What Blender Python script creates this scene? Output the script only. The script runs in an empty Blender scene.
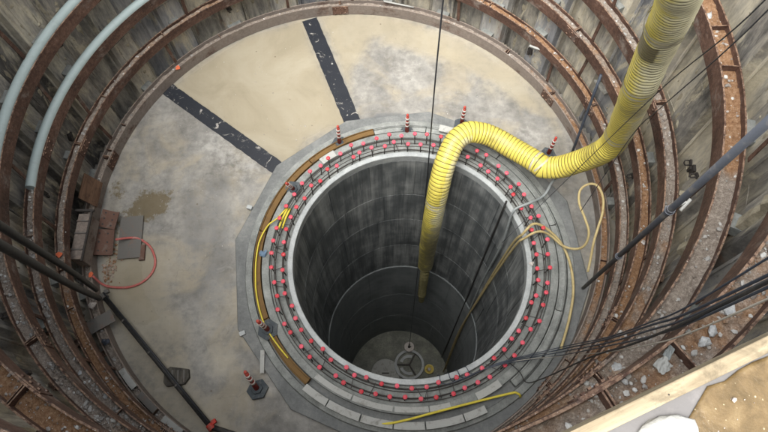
import bpy, math, random
from math import sin, cos, pi, radians as R, atan2, hypot, sqrt
from mathutils import Vector, Matrix, noise
random.seed(7)
S = bpy.context.scene
C = S.collection

# ------------------------------------------------------------------ camera
cam_d = bpy.data.cameras.new('camera')
cam = bpy.data.objects.new('camera', cam_d); C.objects.link(cam); S.camera = cam
cam_d.sensor_width = 36; cam_d.lens = 28.16; cam_d.clip_start = .02; cam_d.clip_end = 1200
cam.location = (0.8233, -4.6003, 10.4951)
cam.rotation_mode = 'XYZ'
cam.rotation_euler = (0.4012, 0.01035, 0)
# ------------------------------------------------------------------ world, sun, exposure
SUN_EL, SUN_ROT = R(66), R(208)
w = bpy.data.worlds.new('World'); S.world = w; w.use_nodes = True
wn = w.node_tree; bg = wn.nodes['Background']
sky = wn.nodes.new('ShaderNodeTexSky'); sky.sky_type = 'NISHITA'; sky.sun_disc = False
sky.sun_elevation = SUN_EL; sky.sun_rotation = SUN_ROT; sky.air_density = 1.2; sky.dust_density = 4; sky.ozone_density = 1
hs = wn.nodes.new('ShaderNodeHueSaturation'); hs.inputs['Saturation'].default_value = .22
wn.links.new(sky.outputs[0], hs.inputs['Color']); wn.links.new(hs.outputs[0], bg.inputs[0])
bg.inputs[1].default_value = .145
sl = bpy.data.lights.new('sun', 'SUN'); sl.energy = 2.0; sl.angle = R(55); sl.color = (1, .97, .92)
so = bpy.data.objects.new('sun', sl); C.objects.link(so)
sd = Vector((sin(SUN_ROT) * cos(SUN_EL), cos(SUN_ROT) * cos(SUN_EL), sin(SUN_EL)))
so.rotation_euler = sd.to_track_quat('Z', 'Y').to_euler()
S.view_settings.view_transform = 'Standard'; S.view_settings.look = 'None'
S.view_settings.gamma = 1; S.view_settings.exposure = 1.72
S.render.engine = 'CYCLES'
S.cycles.max_bounces = 8; S.cycles.diffuse_bounces = 5

# ------------------------------------------------------------------ constants
HX, HY, HR = 1.175, -1.097, 2.1          # axis and radius of the deep inner shaft
RINGS = [.28, 1.19, 2.11, 3.03, 4.78, 6.50]
RIS = [4.70, 4.725, 4.72, 4.705, 4.63, 4.65]      # ring beams: inner flange faces
ROS = [4.865, 4.88, 4.885, 4.895, 4.875, 4.935]     # outer flange faces
RH = [.27, .21, .23, .25, .27, .30]                 # flange heights   # top edges
ZG = 9.12

# ------------------------------------------------------------------ helpers
def lin(r, g, b):
    f = lambda c: (c / 255 / 12.92) if c <= 10 else ((c / 255 + .055) / 1.055) ** 2.4
    return (f(r), f(g), f(b), 1)

class N:
    """small node-tree writer"""
    def __init__(s, name, rough=.8, metal=0, spec=.3):
        s.m = bpy.data.materials.new(name); s.m.use_nodes = True
        s.t = s.m.node_tree; s.b = s.t.nodes['Principled BSDF']
        s.b.inputs['Roughness'].default_value = rough; s.b.inputs['Metallic'].default_value = metal
        s.b.inputs['Specular IOR Level'].default_value = spec
        s.pos = s.n('ShaderNodeNewGeometry').outputs['Position']
        s.obj = s.n('ShaderNodeTexCoord').outputs['Object']
    def n(s, t, **k):
        o = s.t.nodes.new(t)
        for a, v in k.items(): setattr(o, a, v)
        return o
    def L(s, a, b): s.t.links.new(a, b)
    def setin(s, i, v):
        if hasattr(v, 'links') or hasattr(v, 'is_output'): s.L(v, i)
        else: i.default_value = v
    def math(s, op, a, b=0.0, c=None, clamp=False):
        o = s.n('ShaderNodeMath', operation=op, use_clamp=clamp)
        s.setin(o.inputs[0], a); s.setin(o.inputs[1], b)
        if c is not None: s.setin(o.inputs[2], c)
        return o.outputs[0]
    def cyl(s, cx=0, cy=0, kr=5., kz=1.):
        x = s.n('ShaderNodeSeparateXYZ'); s.L(s.pos, x.inputs[0])
        a = s.math('ARCTAN2', s.math('SUBTRACT', x.outputs[1], cy), s.math('SUBTRACT', x.outputs[0], cx))
        c = s.n('ShaderNodeCombineXYZ'); s.L(s.math('MULTIPLY', a, kr), c.inputs[0]); s.L(s.math('MULTIPLY', x.outputs[2], kz), c.inputs[1])
        return c.outputs[0]
    def noise(s, vec, scale=5, detail=6, rough=.6, dist=0, sc=None, off=None):
        if sc or off is not None:
            mp = s.n('ShaderNodeMapping'); s.L(vec, mp.inputs[0])
            if sc: mp.inputs['Scale'].default_value = sc
            if off is not None:
                if hasattr(off, 'links'): s.L(off, mp.inputs['Location'])
                else: mp.inputs['Location'].default_value = off
            vec = mp.outputs[0]
        o = s.n('ShaderNodeTexNoise'); s.L(vec, o.inputs['Vector'])
        o.inputs['Scale'].default_value = scale; o.inputs['Detail'].default_value = detail
        o.inputs['Roughness'].default_value = rough; o.inputs['Distortion'].default_value = dist
        return o.outputs['Fac']
    def vor(s, vec, scale, feature='F1'):
        o = s.n('ShaderNodeTexVoronoi', feature=feature); s.L(vec, o.inputs['Vector']); o.inputs['Scale'].default_value = scale
        return o.outputs[0]
    def step(s, v, a, b):
        o = s.n('ShaderNodeMapRange', interpolation_type='SMOOTHSTEP'); s.L(v, o.inputs[0])
        o.inputs[1].default_value = a; o.inputs[2].default_value = b
        return o.outputs[0]
    def ramp(s, v, stops):
        o = s.n('ShaderNodeValToRGB'); s.L(v, o.inputs[0]); e = o.color_ramp.elements
        while len(e) < len(stops): e.new(.5)
        for i, (p_, c) in enumerate(stops): e[i].position = p_; e[i].color = c
        return o.outputs[0]
    def mix(s, f, a, b, blend='MIX'):
        o = s.n('ShaderNodeMix', data_type='RGBA', blend_type=blend)
        s.setin(o.inputs[0], f); s.setin(o.inputs[6], a); s.setin(o.inputs[7], b)
        return o.outputs[2]
    def attr(s, name, what='Color'):
        o = s.n('ShaderNodeAttribute', attribute_name=name); return o.outputs[what]
    def sep(s, v):
        o = s.n('ShaderNodeSeparateColor'); s.L(v, o.inputs[0]); return o.outputs
    def rnd(s): return s.n('ShaderNodeObjectInfo').outputs['Random']
    def col(s, c): s.setin(s.b.inputs['Base Color'], c); return s
    def rough(s, v): s.setin(s.b.inputs['Roughness'], v); return s
    def bump(s, h, strength=.4, dist=.01):
        o = s.n('ShaderNodeBump'); s.L(h, o.inputs['Height']); o.inputs['Strength'].default_value = strength
        o.inputs['Distance'].default_value = dist; s.L(o.outputs[0], s.b.inputs['Normal']); return s

class MB:
    """mesh builder"""
    def __init__(s): s.v = []; s.f = []; s.c = None
    def add(s, vs, fs):
        o = len(s.v); s.v += [tuple(v) for v in vs]; s.f += [tuple(i + o for i in f) for f in fs]; return s
    def box(s, c, size, rz=0, rot=None, taper=1):
        x, y, z = [a / 2 for a in size]
        M = rot if rot is not None else Matrix.Rotation(rz, 3, 'Z')
        vs = [M @ Vector((sx * x * (taper if sz > 0 else 1), sy * y * (taper if sz > 0 else 1), sz * z)) + Vector(c) for sz in (-1, 1) for sy in (-1, 1) for sx in (-1, 1)]
        return s.add(vs, [(0, 2, 3, 1), (4, 5, 7, 6), (0, 1, 5, 4), (2, 6, 7, 3), (0, 4, 6, 2), (1, 3, 7, 5)])
    def revolve(s, prof, a0=0, a1=2 * pi, n=120, cx=0, cy=0, jit=None):
        """closed profile [(r,z)...] swept round the axis"""
        full = abs(a1 - a0 - 2 * pi) < 1e-6; k = len(prof); m = n if full else n + 1
        vs = []
        for i in range(m):
            a = a0 + (a1 - a0) * i / n
            for (r, z) in prof:
                vs.append((cx + r * cos(a), cy + r * sin(a), z))
        fs = []
        for i in range(n):
            j = (i + 1) % m
            for q in range(k):
                p_ = (q + 1) % k
                fs.append((i * k + q, j * k + q, j * k + p_, i * k + p_))
        if not full:
            fs.append(tuple(range(k))); fs.append(tuple(reversed([n * k + q for q in range(k)])))
        return s.add(vs, fs)
    def tube(s, pts, r, n=10, caps=True):
        pts = [Vector(p_) for p_ in pts]; vs = []; fs = []
        up = None
        for i, p_ in enumerate(pts):
            t = (pts[min(i + 1, len(pts) - 1)] - pts[max(i - 1, 0)]).normalized()
            if up is None: up = t.orthogonal().normalized()
            up = (up - t * up.dot(t)).normalized(); bi = t.cross(up)
            rr = r[i] if isinstance(r, (list, tuple)) else r
            for k in range(n):
                a = 2 * pi * k / n; vs.append(p_ + (up * cos(a) + bi * sin(a)) * rr)
        for i in range(len(pts) - 1):
            for k in range(n):
                l = (k + 1) % n; fs.append((i * n + k, i * n + l, (i + 1) * n + l, (i + 1) * n + k))
        if caps: fs.append(tuple(reversed(range(n)))); fs.append(tuple((len(pts) - 1) * n + k for k in range(n)))
        return s.add(vs, fs)
    def cyl(s, a, b, r, n=12): return s.tube([a, b], r, n)
    def prism(s, poly, z0, z1):
        k = len(poly)
        vs = [(x, y, z0) for x, y in poly] + [(x, y, z1) for x, y in poly]
        return s.add(vs, [tuple(reversed(range(k))), tuple(range(k, 2 * k))] + [(i, (i + 1) % k, k + (i + 1) % k, k + i) for i in range(k)])
    def stone(s, c, size, rnd=random):
        g = (1 + 5 ** .5) / 2
        V = [(-1, g, 0), (1, g, 0), (-1, -g, 0), (1, -g, 0), (0, -1, g), (0, 1, g), (0, -1, -g), (0, 1, -g), (g, 0, -1), (g, 0, 1), (-g, 0, -1), (-g, 0, 1)]
        F = [(0, 11, 5), (0, 5, 1), (0, 1, 7), (0, 7, 10), (0, 10, 11), (1, 5, 9), (5, 11, 4), (11, 10, 2), (10, 7, 6), (7, 1, 8), (3, 9, 4), (3, 4, 2), (3, 2, 6), (3, 6, 8), (3, 8, 9), (4, 9, 5), (2, 4, 11), (6, 2, 10), (8, 6, 7), (9, 8, 1)]
        M = Matrix.Rotation(rnd.uniform(0, 6.3), 3, 'Z') @ Matrix.Rotation(rnd.uniform(-.6, .6), 3, 'X')
        vs = []
        for v in V:
            u = Vector(v).normalized() * rnd.uniform(.65, 1.2)
            u = Vector((u.x * size[0], u.y * size[1], u.z * size[2]))
            vs.append(M @ u + Vector(c))
        return s.add(vs, F)
    def build(s, name, mat, parent=None, smooth=False, attr=None, attrname='paint', bevel=0):
        me = bpy.data.meshes.new(name); me.from_pydata(s.v, [], s.f); me.update()
        me.materials.append(mat)
        if smooth: me.shade_smooth()
        if attr is not None:
            a = me.color_attributes.new(attrname, 'FLOAT_COLOR', 'POINT')
            a.data.foreach_set('color', [c for q in attr for c in q])
        o = bpy.data.objects.new(name, me); C.objects.link(o)
        if parent: o.parent = parent
        if bevel:
            b = o.modifiers.new('bevel', 'BEVEL'); b.width = bevel; b.segments = 2; b.limit_method = 'ANGLE'
        return o
def smooth_angle(o, a=40):
    o.data.shade_smooth(); o.data.set_sharp_from_angle(angle=R(a)); return o
def tag(o, label=None, cat=None, group=None, kind=None):
    if label: o['label'] = label
    if cat: o['category'] = cat
    if group: o['group'] = group
    if kind: o['kind'] = kind
    return o
def empty(name, loc=(0, 0, 0), **k):
    o = bpy.data.objects.new(name, None); o.location = loc; o.empty_display_size = .1; C.objects.link(o)
    return tag(o, **k)
def copy_tree(o, parent=None):
    c = o.copy(); C.objects.link(c)
    if parent: c.parent = parent
    for ch in list(o.children): copy_tree(ch, c)
    return c
def spline(pts, step=.06, ten=1.):
    P = [Vector(p_) for p_ in pts]; out = []
    for i in range(len(P) - 1):
        a, b = P[i], P[i + 1]; pa = P[i - 1] if i else a * 2 - b; pb = P[i + 2] if i + 2 < len(P) else b * 2 - a
        n = max(1, int((b - a).length / step))
        for k in range(n):
            t = k / n
            m0, m1 = (b - pa) * .5 * ten, (pb - a) * .5 * ten; t2, t3 = t * t, t ** 3
            out.append(a * (2 * t3 - 3 * t2 + 1) + m0 * (t3 - 2 * t2 + t) + b * (3 * t2 - 2 * t3) + m1 * (t3 - t2))
    out.append(P[-1]); return out
def pol(r, a, z, cx=0, cy=0): return (cx + r * cos(a), cy + r * sin(a), z)

# ------------------------------------------------------------------ materials
def m_floor():
    s = N('wet_slab_concrete', .75)
    a = s.sep(s.attr('paint')); mud, olive, dark = a[0], a[1], a[2]; pale = s.attr('paint', 'Alpha')
    n1 = s.noise(s.pos, 1.1, 8, .62); n2 = s.noise(s.pos, 7, 8, .7); n3 = s.noise(s.pos, 55, 4, .7)
    n4 = s.noise(s.pos, 2.6, 9, .68, .7, off=(5, 3, 1))
    base = s.ramp(s.math('ADD', s.math('MULTIPLY', n1, .6), s.math('MULTIPLY', n2, .4)), [(.3, lin(82, 81, 77)), (.46, lin(115, 113, 108)), (.58, lin(138, 136, 130)), (.72, lin(160, 157, 148))])
    big = s.noise(s.pos, .9, 5, .6, .8, off=(11, 4, 0)); base = s.mix(s.math('MULTIPLY', s.step(big, .46, .66), .5), base, lin(156, 146, 124))
    bl = s.noise(s.pos, 1.7, 5, .6, .8, off=(2, 14, 0)); base = s.mix(s.math('MULTIPLY', s.step(bl, .48, .7), .15), base, lin(116, 120, 124))
    fb = s.math('MULTIPLY', s.math('SUBTRACT', n2, .5), 1.1)
    def msk(v, lo=.35, hi=.65, k=1.): return s.math('MULTIPLY', s.step(s.math('ADD', v, fb), lo, hi), s.math('MULTIPLY', v, 1., clamp=True), clamp=True)
    base = s.mix(msk(dark), base, lin(84, 87, 90))
    base = s.mix(s.math('MULTIPLY', msk(pale), .5), base, lin(184, 183, 178))
    base = s.mix(s.math('MULTIPLY', s.step(n4, .56, .72), .35), base, lin(86, 86, 82))
    base = s.mix(s.math('MULTIPLY', s.step(n4, .44, .28), .25), base, lin(166, 164, 156))
    mk = s.math('MULTIPLY', s.step(s.math('ADD', mud, s.math('ADD', s.math('MULTIPLY', s.math('SUBTRACT', n2, .5), .8), s.math('MULTIPLY', s.math('SUBTRACT', n1, .5), .9))), .1, .75), s.math('ADD', .3, s.math('MULTIPLY', mud, .65)), clamp=True)
    mc = s.ramp(s.noise(s.pos, .8, 7, .62, 1.2, off=(6, 6, 0)), [(.35, lin(138, 130, 111)), (.5, lin(146, 138, 119)), (.65, lin(153, 146, 128))]); mc = s.mix(s.math('MULTIPLY', s.step(n2, .55, .7),   .15), mc, lin(130, 118, 98))
    base = s.mix(mk, base, mc)
    ol = s.math('MULTIPLY', s.step(s.math('ADD', olive, s.math('MULTIPLY', s.math('SUBTRACT', s.noise(s.pos, 11, 8, .8), .5), 3.2)), .35, .75), s.step(olive, .02, .3))
    base = s.mix(s.math('MULTIPLY', ol, .8), base, lin(92, 80, 54))
    # fine pits and specks
    base = s.mix(s.math('MULTIPLY', s.step(n3, .62, .74), .35), base, lin(70, 68, 62))
    v = s.vor(s.pos, 2.1); base = s.mix(s.math('MULTIPLY', s.step(v, .05, .02), .7), base, lin(90, 78, 64))
    # hairline cracks
    cr = s.n('ShaderNodeTexVoronoi', feature='DISTANCE_TO_EDGE'); cr.inputs['Scale'].default_value = .55
    wv = s.n('ShaderNodeVectorMath', operation='ADD'); s.L(s.pos, wv.inputs[0])
    nz = s.n('ShaderNodeTexNoise'); nz.inputs['Scale'].default_value = 1.6; nz.inputs['Detail'].default_value = 6; s.L(s.pos, nz.inputs['Vector'])
    sc_ = s.n('ShaderNodeVectorMath', operation='SCALE'); s.L(nz.outputs['Color'], sc_.inputs[0]); sc_.inputs['Scale'].default_value = .9
    s.L(sc_.outputs[0], wv.inputs[1]); s.L(wv.outputs[0], cr.inputs['Vector'])
    crk = s.math('MULTIPLY', s.step(cr.outputs[0], .007, .002), s.math('SUBTRACT', .5, mk, clamp=True))
    base = s.mix(s.math('MULTIPLY', crk, .3), base, lin(70, 69, 66))
    s.col(base)
    s.rough(s.math('ADD', s.math('SUBTRACT', .66, s.math('MULTIPLY', mk, .6)), s.math('MULTIPLY', s.math('SUBTRACT', n2, .5), .4)))
    s.bump(s.math('MULTIPLY', s.math('ADD', s.math('MULTIPLY', n3, .3), n2), s.math('SUBTRACT', 1.1, mk)), .35, .012)
    return s.m
def m_conc(name, c0, c1, c2, scale=3, rough=.85, bumpd=.006, vec=None):
    s = N(name, rough)
    n1 = s.noise(s.pos, scale, 8, .65); n2 = s.noise(s.pos, scale * 9, 5, .7)
    f = s.math('ADD', s.math('MULTIPLY', n1, .65), s.math('MULTIPLY', n2, .35))
    s.col(s.ramp(f, [(.32, c0), (.5, c1), (.68, c2)])); s.bump(n2, .5, bumpd); return s.m
def m_shaft(name, c0, c1, c2, streak=1.):
    s = N(name, .62, spec=.4)
    v = s.cyl(HX, HY, 2.1, 1)
    n1 = s.noise(v, 1, 7, .6, .2, sc=(5, .4, 1)); n2 = s.noise(v, 1, 5, .6, 0, sc=(24, .5, 1)); n3 = s.noise(s.pos, 1.6, 6, .6)
    n1 = s.math('ADD', n1, s.math('MULTIPLY', s.math('SUBTRACT', s.rnd(), .5), .14))
    f = s.math('ADD', s.math('ADD', s.math('MULTIPLY', n1, .42 * streak), s.math('MULTIPLY', n2, .2 * streak)), s.math('MULTIPLY', n3, 1 - .62 * streak))
    c = s.ramp(f, [(.33, c0), (.48, c1), (.68, c2)])
    wh = s.math('MULTIPLY', s.step(s.noise(v, 1, 6, .7, .2, sc=(20, .45, 1), off=(3, 7, 0)), .6, .74), .4 * streak)
    c = s.mix(wh, c, lin(150, 150, 146))
    s.col(c); s.bump(s.noise(s.pos, 30, 4, .6), .3, .006)
    s.rough(s.math('ADD', .35, s.math('MULTIPLY', n3, .6))); return s.m
def m_pile():
    s = N('sheet_pile_steel', .8, spec=.25)
    v = s.cyl(0, 0, 5.1, 1); r = s.rnd()
    cmb = s.n('ShaderNodeCombineXYZ'); s.L(s.math('MULTIPLY', r, 37), cmb.inputs[0]); s.L(s.math('MULTIPLY', r, 11), cmb.inputs[1])
    n1 = s.noise(v, 1, 8, .68, .5, sc=(1.5, .5, 1), off=cmb.outputs[0])
    n2 = s.noise(v, 1, 8, .72, .3, sc=(9, 1.6, 1), off=cmb.outputs[0])
    n3 = s.noise(s.pos, 34, 5, .7)
    f = s.math('ADD', s.math('ADD', s.math('MULTIPLY', n1, .5), s.math('MULTIPLY', n2, .4)), s.math('MULTIPLY', s.math('SUBTRACT', r, .6), .2))
    c = s.ramp(f, [(.3, lin(84, 82, 79)), (.38, lin(126, 123, 117)), (.46, lin(164, 159, 147)), (.56, lin(206, 198, 178))])
    blue = s.math('MULTIPLY', s.step(s.math('FRACT', s.math('MULTIPLY', r, 7.3)), .66, .8), .6)
    c = s.mix(blue, c, s.ramp(n2, [(.3, lin(108, 113, 123)), (.7, lin(150, 155, 163))]))
    yl = s.math('MULTIPLY', s.step(s.noise(v, 1, 7, .7, .8, sc=(3.4, .8, 1), off=(9, 2, 0)),   .5, .64), .75)
    c = s.mix(yl, c, s.ramp(n3, [(.3, lin(182, 172, 146)), (.7, lin(218, 210, 188))]))
    dk = s.math('MULTIPLY', s.step(s.noise(v, 1, 6, .75, .4, sc=(14, .9, 1), off=(1, 5, 3)), .58, .7), .7)
    c = s.mix(dk, c, lin(56, 50, 45))
    ru = s.math('MULTIPLY', s.step(s.noise(v, 1, 6, .7, .2, sc=(5, 1.1, 1), off=(8, 8, 3)), .6, .7), .45)
    c = s.mix(ru, c, lin(124, 88, 62))
    s.col(c); s.bump(s.math('ADD', n2, s.math('MULTIPLY', n3, .5)), .6, .02); return s.m
def m_beam(dusty=False):
    s = N('grout_dusted_steel' if dusty else 'dusty_rusted_steel', .72, spec=.3)
    v = s.cyl(0, 0, 4.7, 1); n1 = s.noise(v, 1, 7, .65, .3, sc=(1.1, 2, 1)); n2 = s.noise(s.pos, 18, 6, .72); n3 = s.noise(s.pos, 70, 3, .6)
    c = s.ramp(s.math('ADD', s.math('MULTIPLY', n1, .5), s.math('MULTIPLY', n2, .5)), [(.36, lin(44, 31, 26)), (.5, lin(76, 55, 46)), (.61, lin(102, 78, 66)), (.72, lin(134, 114, 102))])
    # splashed grout gathers on upward edges
    nor = s.n('ShaderNodeSeparateXYZ'); s.L(s.n('ShaderNodeNewGeometry').outputs['Normal'], nor.inputs[0])
    up = s.step(nor.outputs[2], .5, .9)
    c = s.mix(s.math('MULTIPLY', s.math('MULTIPLY', up, .65), s.step(n2, .4, .6)), c, lin(158, 132, 110))
    c = s.mix(s.math('MULTIPLY', s.step(n3, .64, .7), s.math('ADD', .25, up)), c, lin(196, 188, 178))
    gr = s.math('MULTIPLY', s.step(s.noise(v, 1, 7, .75, 0, sc=(2.2, 3, 1), off=(4, 1, 0)), *((.3, .5) if dusty else (.53, .66))), .8 if dusty else .6)
    c = s.mix(gr, c, s.mix(n2, lin(92, 84, 78), lin(150, 142, 134)))
    s.col(c); s.bump(n2, .4, .004); return s.m
def m_rubble():
    s = N('crushed_rubble', .9, spec=.15)
    a = s.sep(s.attr('paint')); n2 = s.noise(s.pos, 22, 6, .75); n3 = s.noise(s.pos, 90, 3, .7); n1 = s.noise(s.pos, 3.5, 5, .6)
    grey = s.ramp(s.math('ADD', s.math('MULTIPLY', n2, .6), s.math('MULTIPLY', n3, .4)), [(.34, lin(88, 80, 74)), (.5, lin(132, 122, 112)), (.66, lin(176, 168, 158))])
    rust = s.ramp(s.math('ADD', s.math('MULTIPLY', n2, .6), s.math('MULTIPLY', n3, .4)), [(.34, lin(92, 66, 48)), (.5, lin(134, 103, 77)), (.66, lin(168, 144, 118))])
    f = s.step(s.math('ADD', a[0], s.math('MULTIPLY', s.math('SUBTRACT', n1, .5), .9)), .35, .65)
    c = s.mix(f, grey, rust)
    c = s.mix(a[1], c, s.mix(a[2], lin(132, 130, 126), lin(214, 215, 212)))
    s.col(c); s.bump(s.math('ADD', n2, n3), .7, .012); return s.m
def m_paint(name, c, rough=.5, dirt=lin(70, 62, 52), amt=.4, sc=9, metal=0, var=.0, bumpd=.002, thr=(.5, .7)):
    s = N(name, rough, metal)
    n = s.noise(s.obj, sc, 7, .7, .4); n2 = s.noise(s.pos, sc * 6, 4, .65)
    k = s.mix(s.math('MULTIPLY', s.step(n, *thr), amt), c, dirt)
    k = s.mix(s.math('MULTIPLY', s.step(n2, .55, .75), amt * .6), k, tuple(x * .6 for x in c[:3]) + (1,))
    s.col(k); s.bump(n2, .3, bumpd); s.rough(s.math('ADD', rough - .1, s.math('MULTIPLY', n, .3))); return s.m
def m_duct():
    s = N('yellow_duct_fabric', .45, spec=.45)
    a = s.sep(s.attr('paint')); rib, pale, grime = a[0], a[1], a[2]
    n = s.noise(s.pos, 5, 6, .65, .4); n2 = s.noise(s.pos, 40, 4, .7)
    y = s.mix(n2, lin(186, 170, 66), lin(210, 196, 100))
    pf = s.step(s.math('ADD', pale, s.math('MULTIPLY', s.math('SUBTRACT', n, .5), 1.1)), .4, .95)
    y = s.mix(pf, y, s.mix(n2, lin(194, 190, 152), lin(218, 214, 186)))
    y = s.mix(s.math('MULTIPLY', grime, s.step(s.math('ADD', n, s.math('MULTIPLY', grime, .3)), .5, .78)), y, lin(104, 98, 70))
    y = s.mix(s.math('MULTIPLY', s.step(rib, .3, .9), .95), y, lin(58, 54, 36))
    s.col(y); s.bump(n2, .25, .004); return s.m
def m_wood(name, c0, c1, sc=(1, 1, 1)):
    s = N(name, .7)
    n = s.noise(s.obj, 1, 7, .65, .6, sc=sc); n2 = s.noise(s.pos, 60, 3, .6)
    c = s.ramp(n, [(.35, c0), (.65, c1)]); n5 = s.noise(s.obj, 7, 7, .75, .5); c = s.mix(s.math('MULTIPLY', s.step(n5, .5, .66), .6), c, tuple(v * .5 for v in c0[:3]) + (1,)); c = s.mix(s.math('MULTIPLY', s.step(n2, .6, .7), .3), c, lin(90, 78, 60))
    s.col(c); s.bump(n, .35, .003); return s.m
def m_strip():
    s = N('black_rubber', .5, spec=.4)
    n = s.noise(s.pos, 2.2, 6, .6, .4); n2 = s.noise(s.pos, 5.5, 7, .62, 1.2); n3 = s.noise(s.pos, 50, 3, .6)
    w_ = s.math('MAXIMUM', s.math('MULTIPLY', s.step(n2, .6, .68), .7), s.math('MULTIPLY', s.step(n3, .7, .74), .5))
    c = s.mix(w_, s.mix(n3, lin(22, 25, 31), lin(38, 42, 49)), lin(178, 174, 166))
    s.col(c); s.bump(n3, .4, .004); return s.m
def m_plywet():
    s = N('wet_muddy_boards', .28, spec=.5)
    n = s.noise(s.pos, 14, 7, .65, .5); n2 = s.noise(s.pos, 70, 4, .7); v = s.vor(s.pos, 60)
    c = s.ramp(n, [(.35, lin(78, 64, 40)), (.5, lin(98, 81, 54)), (.65, lin(118, 101, 72))])
    c = s.mix(s.math('MULTIPLY', s.step(v, .16, .08), s.step(n2, .45, .6)), c, lin(166, 154, 124))
    s.col(c); s.rough(s.math('ADD', .08, s.math('MULTIPLY', n2, .2))); s.bump(s.math('ADD', n2, n), .4, .004); return s.m

def m_cap():
    s = N('pink_red_cap', .55); r = s.rnd(); n = s.noise(s.pos, 45, 4, .7)
    c = s.mix(r, lin(178, 36, 48), lin(214, 84, 104)); c = s.mix(s.math('MULTIPLY', s.step(n, .48, .66), .6), c, lin(150, 120, 112)); s.col(c); return s.m
M = dict(
 floor=m_floor(),
 collar=m_conc('collar_concrete', lin(92, 94, 92), lin(124, 127, 124), lin(152, 154, 150), 4),
 collar_dark=m_conc('slab_concrete', lin(86, 88, 88), lin(106, 108, 107), lin(128, 129, 126), 2.5),
 lip=m_conc('casing_grey', lin(128, 132, 132), lin(150, 154, 154), lin(170, 173, 172), 5, .5),
 shaft_up=m_shaft('upper_lining_concrete', lin(50, 54, 56), lin(92, 96, 97), lin(160, 163, 161)),
 shaft_lo=m_shaft('lower_lining_concrete', lin(92, 97, 98), lin(114, 119, 120), lin(136, 140, 140), .35),
 shaft_fl=m_conc('shaft_bottom_mud', lin(58, 60, 54), lin(92, 94, 84), lin(128, 128, 114), 2, .5),
 pile=m_pile(), beam=m_beam(), beam_dusty=m_beam(True), rubble=m_rubble(), duct=m_duct(), strip=m_strip(), plywet=m_plywet(),
 grout=m_conc('dried_grout', lin(120, 114, 98), lin(158, 150, 130), lin(186, 180, 162), 12),
 ground=m_conc('site_gravel_ground', lin(96, 88, 76), lin(124, 116, 102), lin(150, 142, 128), 2),
 pack=m_conc('packing_concrete', lin(120, 118, 110), lin(158, 156, 148), lin(190, 188, 180), 9),
 stone=m_conc('broken_concrete', lin(128, 132, 136), lin(172, 174, 174), lin(204, 205, 203), 14, .85),
 palepipe=m_paint('pale_grey_pipe', lin(150, 164, 164), .42, lin(120, 126, 120), .25, 4),
 black=m_paint('black_hose_rubber', lin(46, 46, 46), .5, lin(104, 98, 88), .35, 6),
 rebar=m_paint('rebar_steel', lin(58, 55, 53), .7, lin(104, 92, 80), .5, 20),
 cap=m_cap(),
 brown=m_paint('ochre_rusted_channel', lin(104, 80, 46), .75, lin(76, 62, 46), .8, 5),
 board=m_paint('white_board', lin(158, 159, 155), .75, lin(116, 115, 108), .8, 7),
 bluepipe=m_paint('blue_grey_steel_pipe', lin(82, 86, 94), .45, lin(128, 124, 118), .7, 7),
 bcable=m_paint('blue_black_cable', lin(56, 62, 72), .45, lin(104, 106, 108), .4, 12),
 wire=m_paint('thin_wire', lin(52, 54, 58), .5, lin(40, 40, 40), .2, 10),
 wrope=m_paint('white_rope_fibre', lin(168, 162, 150), .8, lin(120, 110, 96), .5, 30),
 cream=m_paint('cream_hose_rubber', lin(172, 156, 112), .5, lin(116, 98, 62), .6, 7),
 yhose=m_paint('yellow_hose_rubber', lin(196, 180, 66), .55, lin(140, 122, 50), .35, 8),
 ghose=m_paint('grey_hose_rubber', lin(136, 142, 142), .5, lin(96, 96, 92), .5, 8),
 red=m_paint('red_hose_rubber', lin(168, 92, 86), .55, lin(176, 152, 142), .7, 9),
 orange=m_paint('orange_red_plastic', lin(186, 58, 48), .6, lin(124, 84, 72), .7, 12, thr=(.42, .6)),
 white=m_paint('reflective_white', lin(178, 172, 166), .6, lin(128, 112, 104), .7, 14),
 hexb=m_paint('dark_rubber_base', lin(62, 68, 72), .7, lin(104, 106, 104), .6, 9),
 steel=m_paint('grey_steel_plate', lin(98, 96, 92), .55, lin(122, 88, 70), .45, 6),
 rustp=m_paint('rusty_steel_plate', lin(96, 72, 62), .8, lin(112, 104, 96), .8, 6),
 darkwood=m_wood('dark_wet_timber', lin(48, 46, 42), lin(84, 80, 72), (14, 2, 2)),
 ply=m_wood('brown_plywood', lin(74, 54, 42), lin(108, 84, 66), (2, 2, 14)),
 plank=m_wood('pale_timber', lin(108, 96, 76), lin(146, 134, 110), (3, 40, 40)),
 lav=m_paint('grey_plastic_sheet', lin(98, 96, 95), .4, lin(130, 126, 124), .4, 6),
 foam=m_paint('white_foam', lin(168, 168, 163), .85, lin(170, 166, 156), .25, 12, bumpd=.01),
 gold=m_paint('brass_lamp', lin(196, 176, 96), .35, lin(90, 80, 50), .3, 12),
 rag=m_paint('blue_grey_rag', lin(98, 118, 138), .9, lin(70, 84, 98), .5, 20),
 band=m_paint('pale_clamp_band', lin(176, 172, 150), .45, lin(110, 104, 84), .5, 14),
 opaint=m_paint('orange_marking_paint', lin(204, 104, 70), .7, lin(150, 110, 90), .4, 20),
)

# ------------------------------------------------------------------ setting: ground, floor
g = MB(); gr0 = [5.23, 5.6, 6.5, 9, 20, 60, 400]; nseg = 108
for r in gr0: g.v += [pol(r, 2 * pi * i / nseg, ZG) for i in range(nseg)]
for q in range(len(gr0) - 1):
    for i in range(nseg):
        j = (i + 1) % nseg; g.f.append((q * nseg + i, (q + 1) * nseg + i, (q + 1) * nseg + j, q * nseg + j))
tag(g.build('ground', M['ground']), kind='structure')

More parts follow.
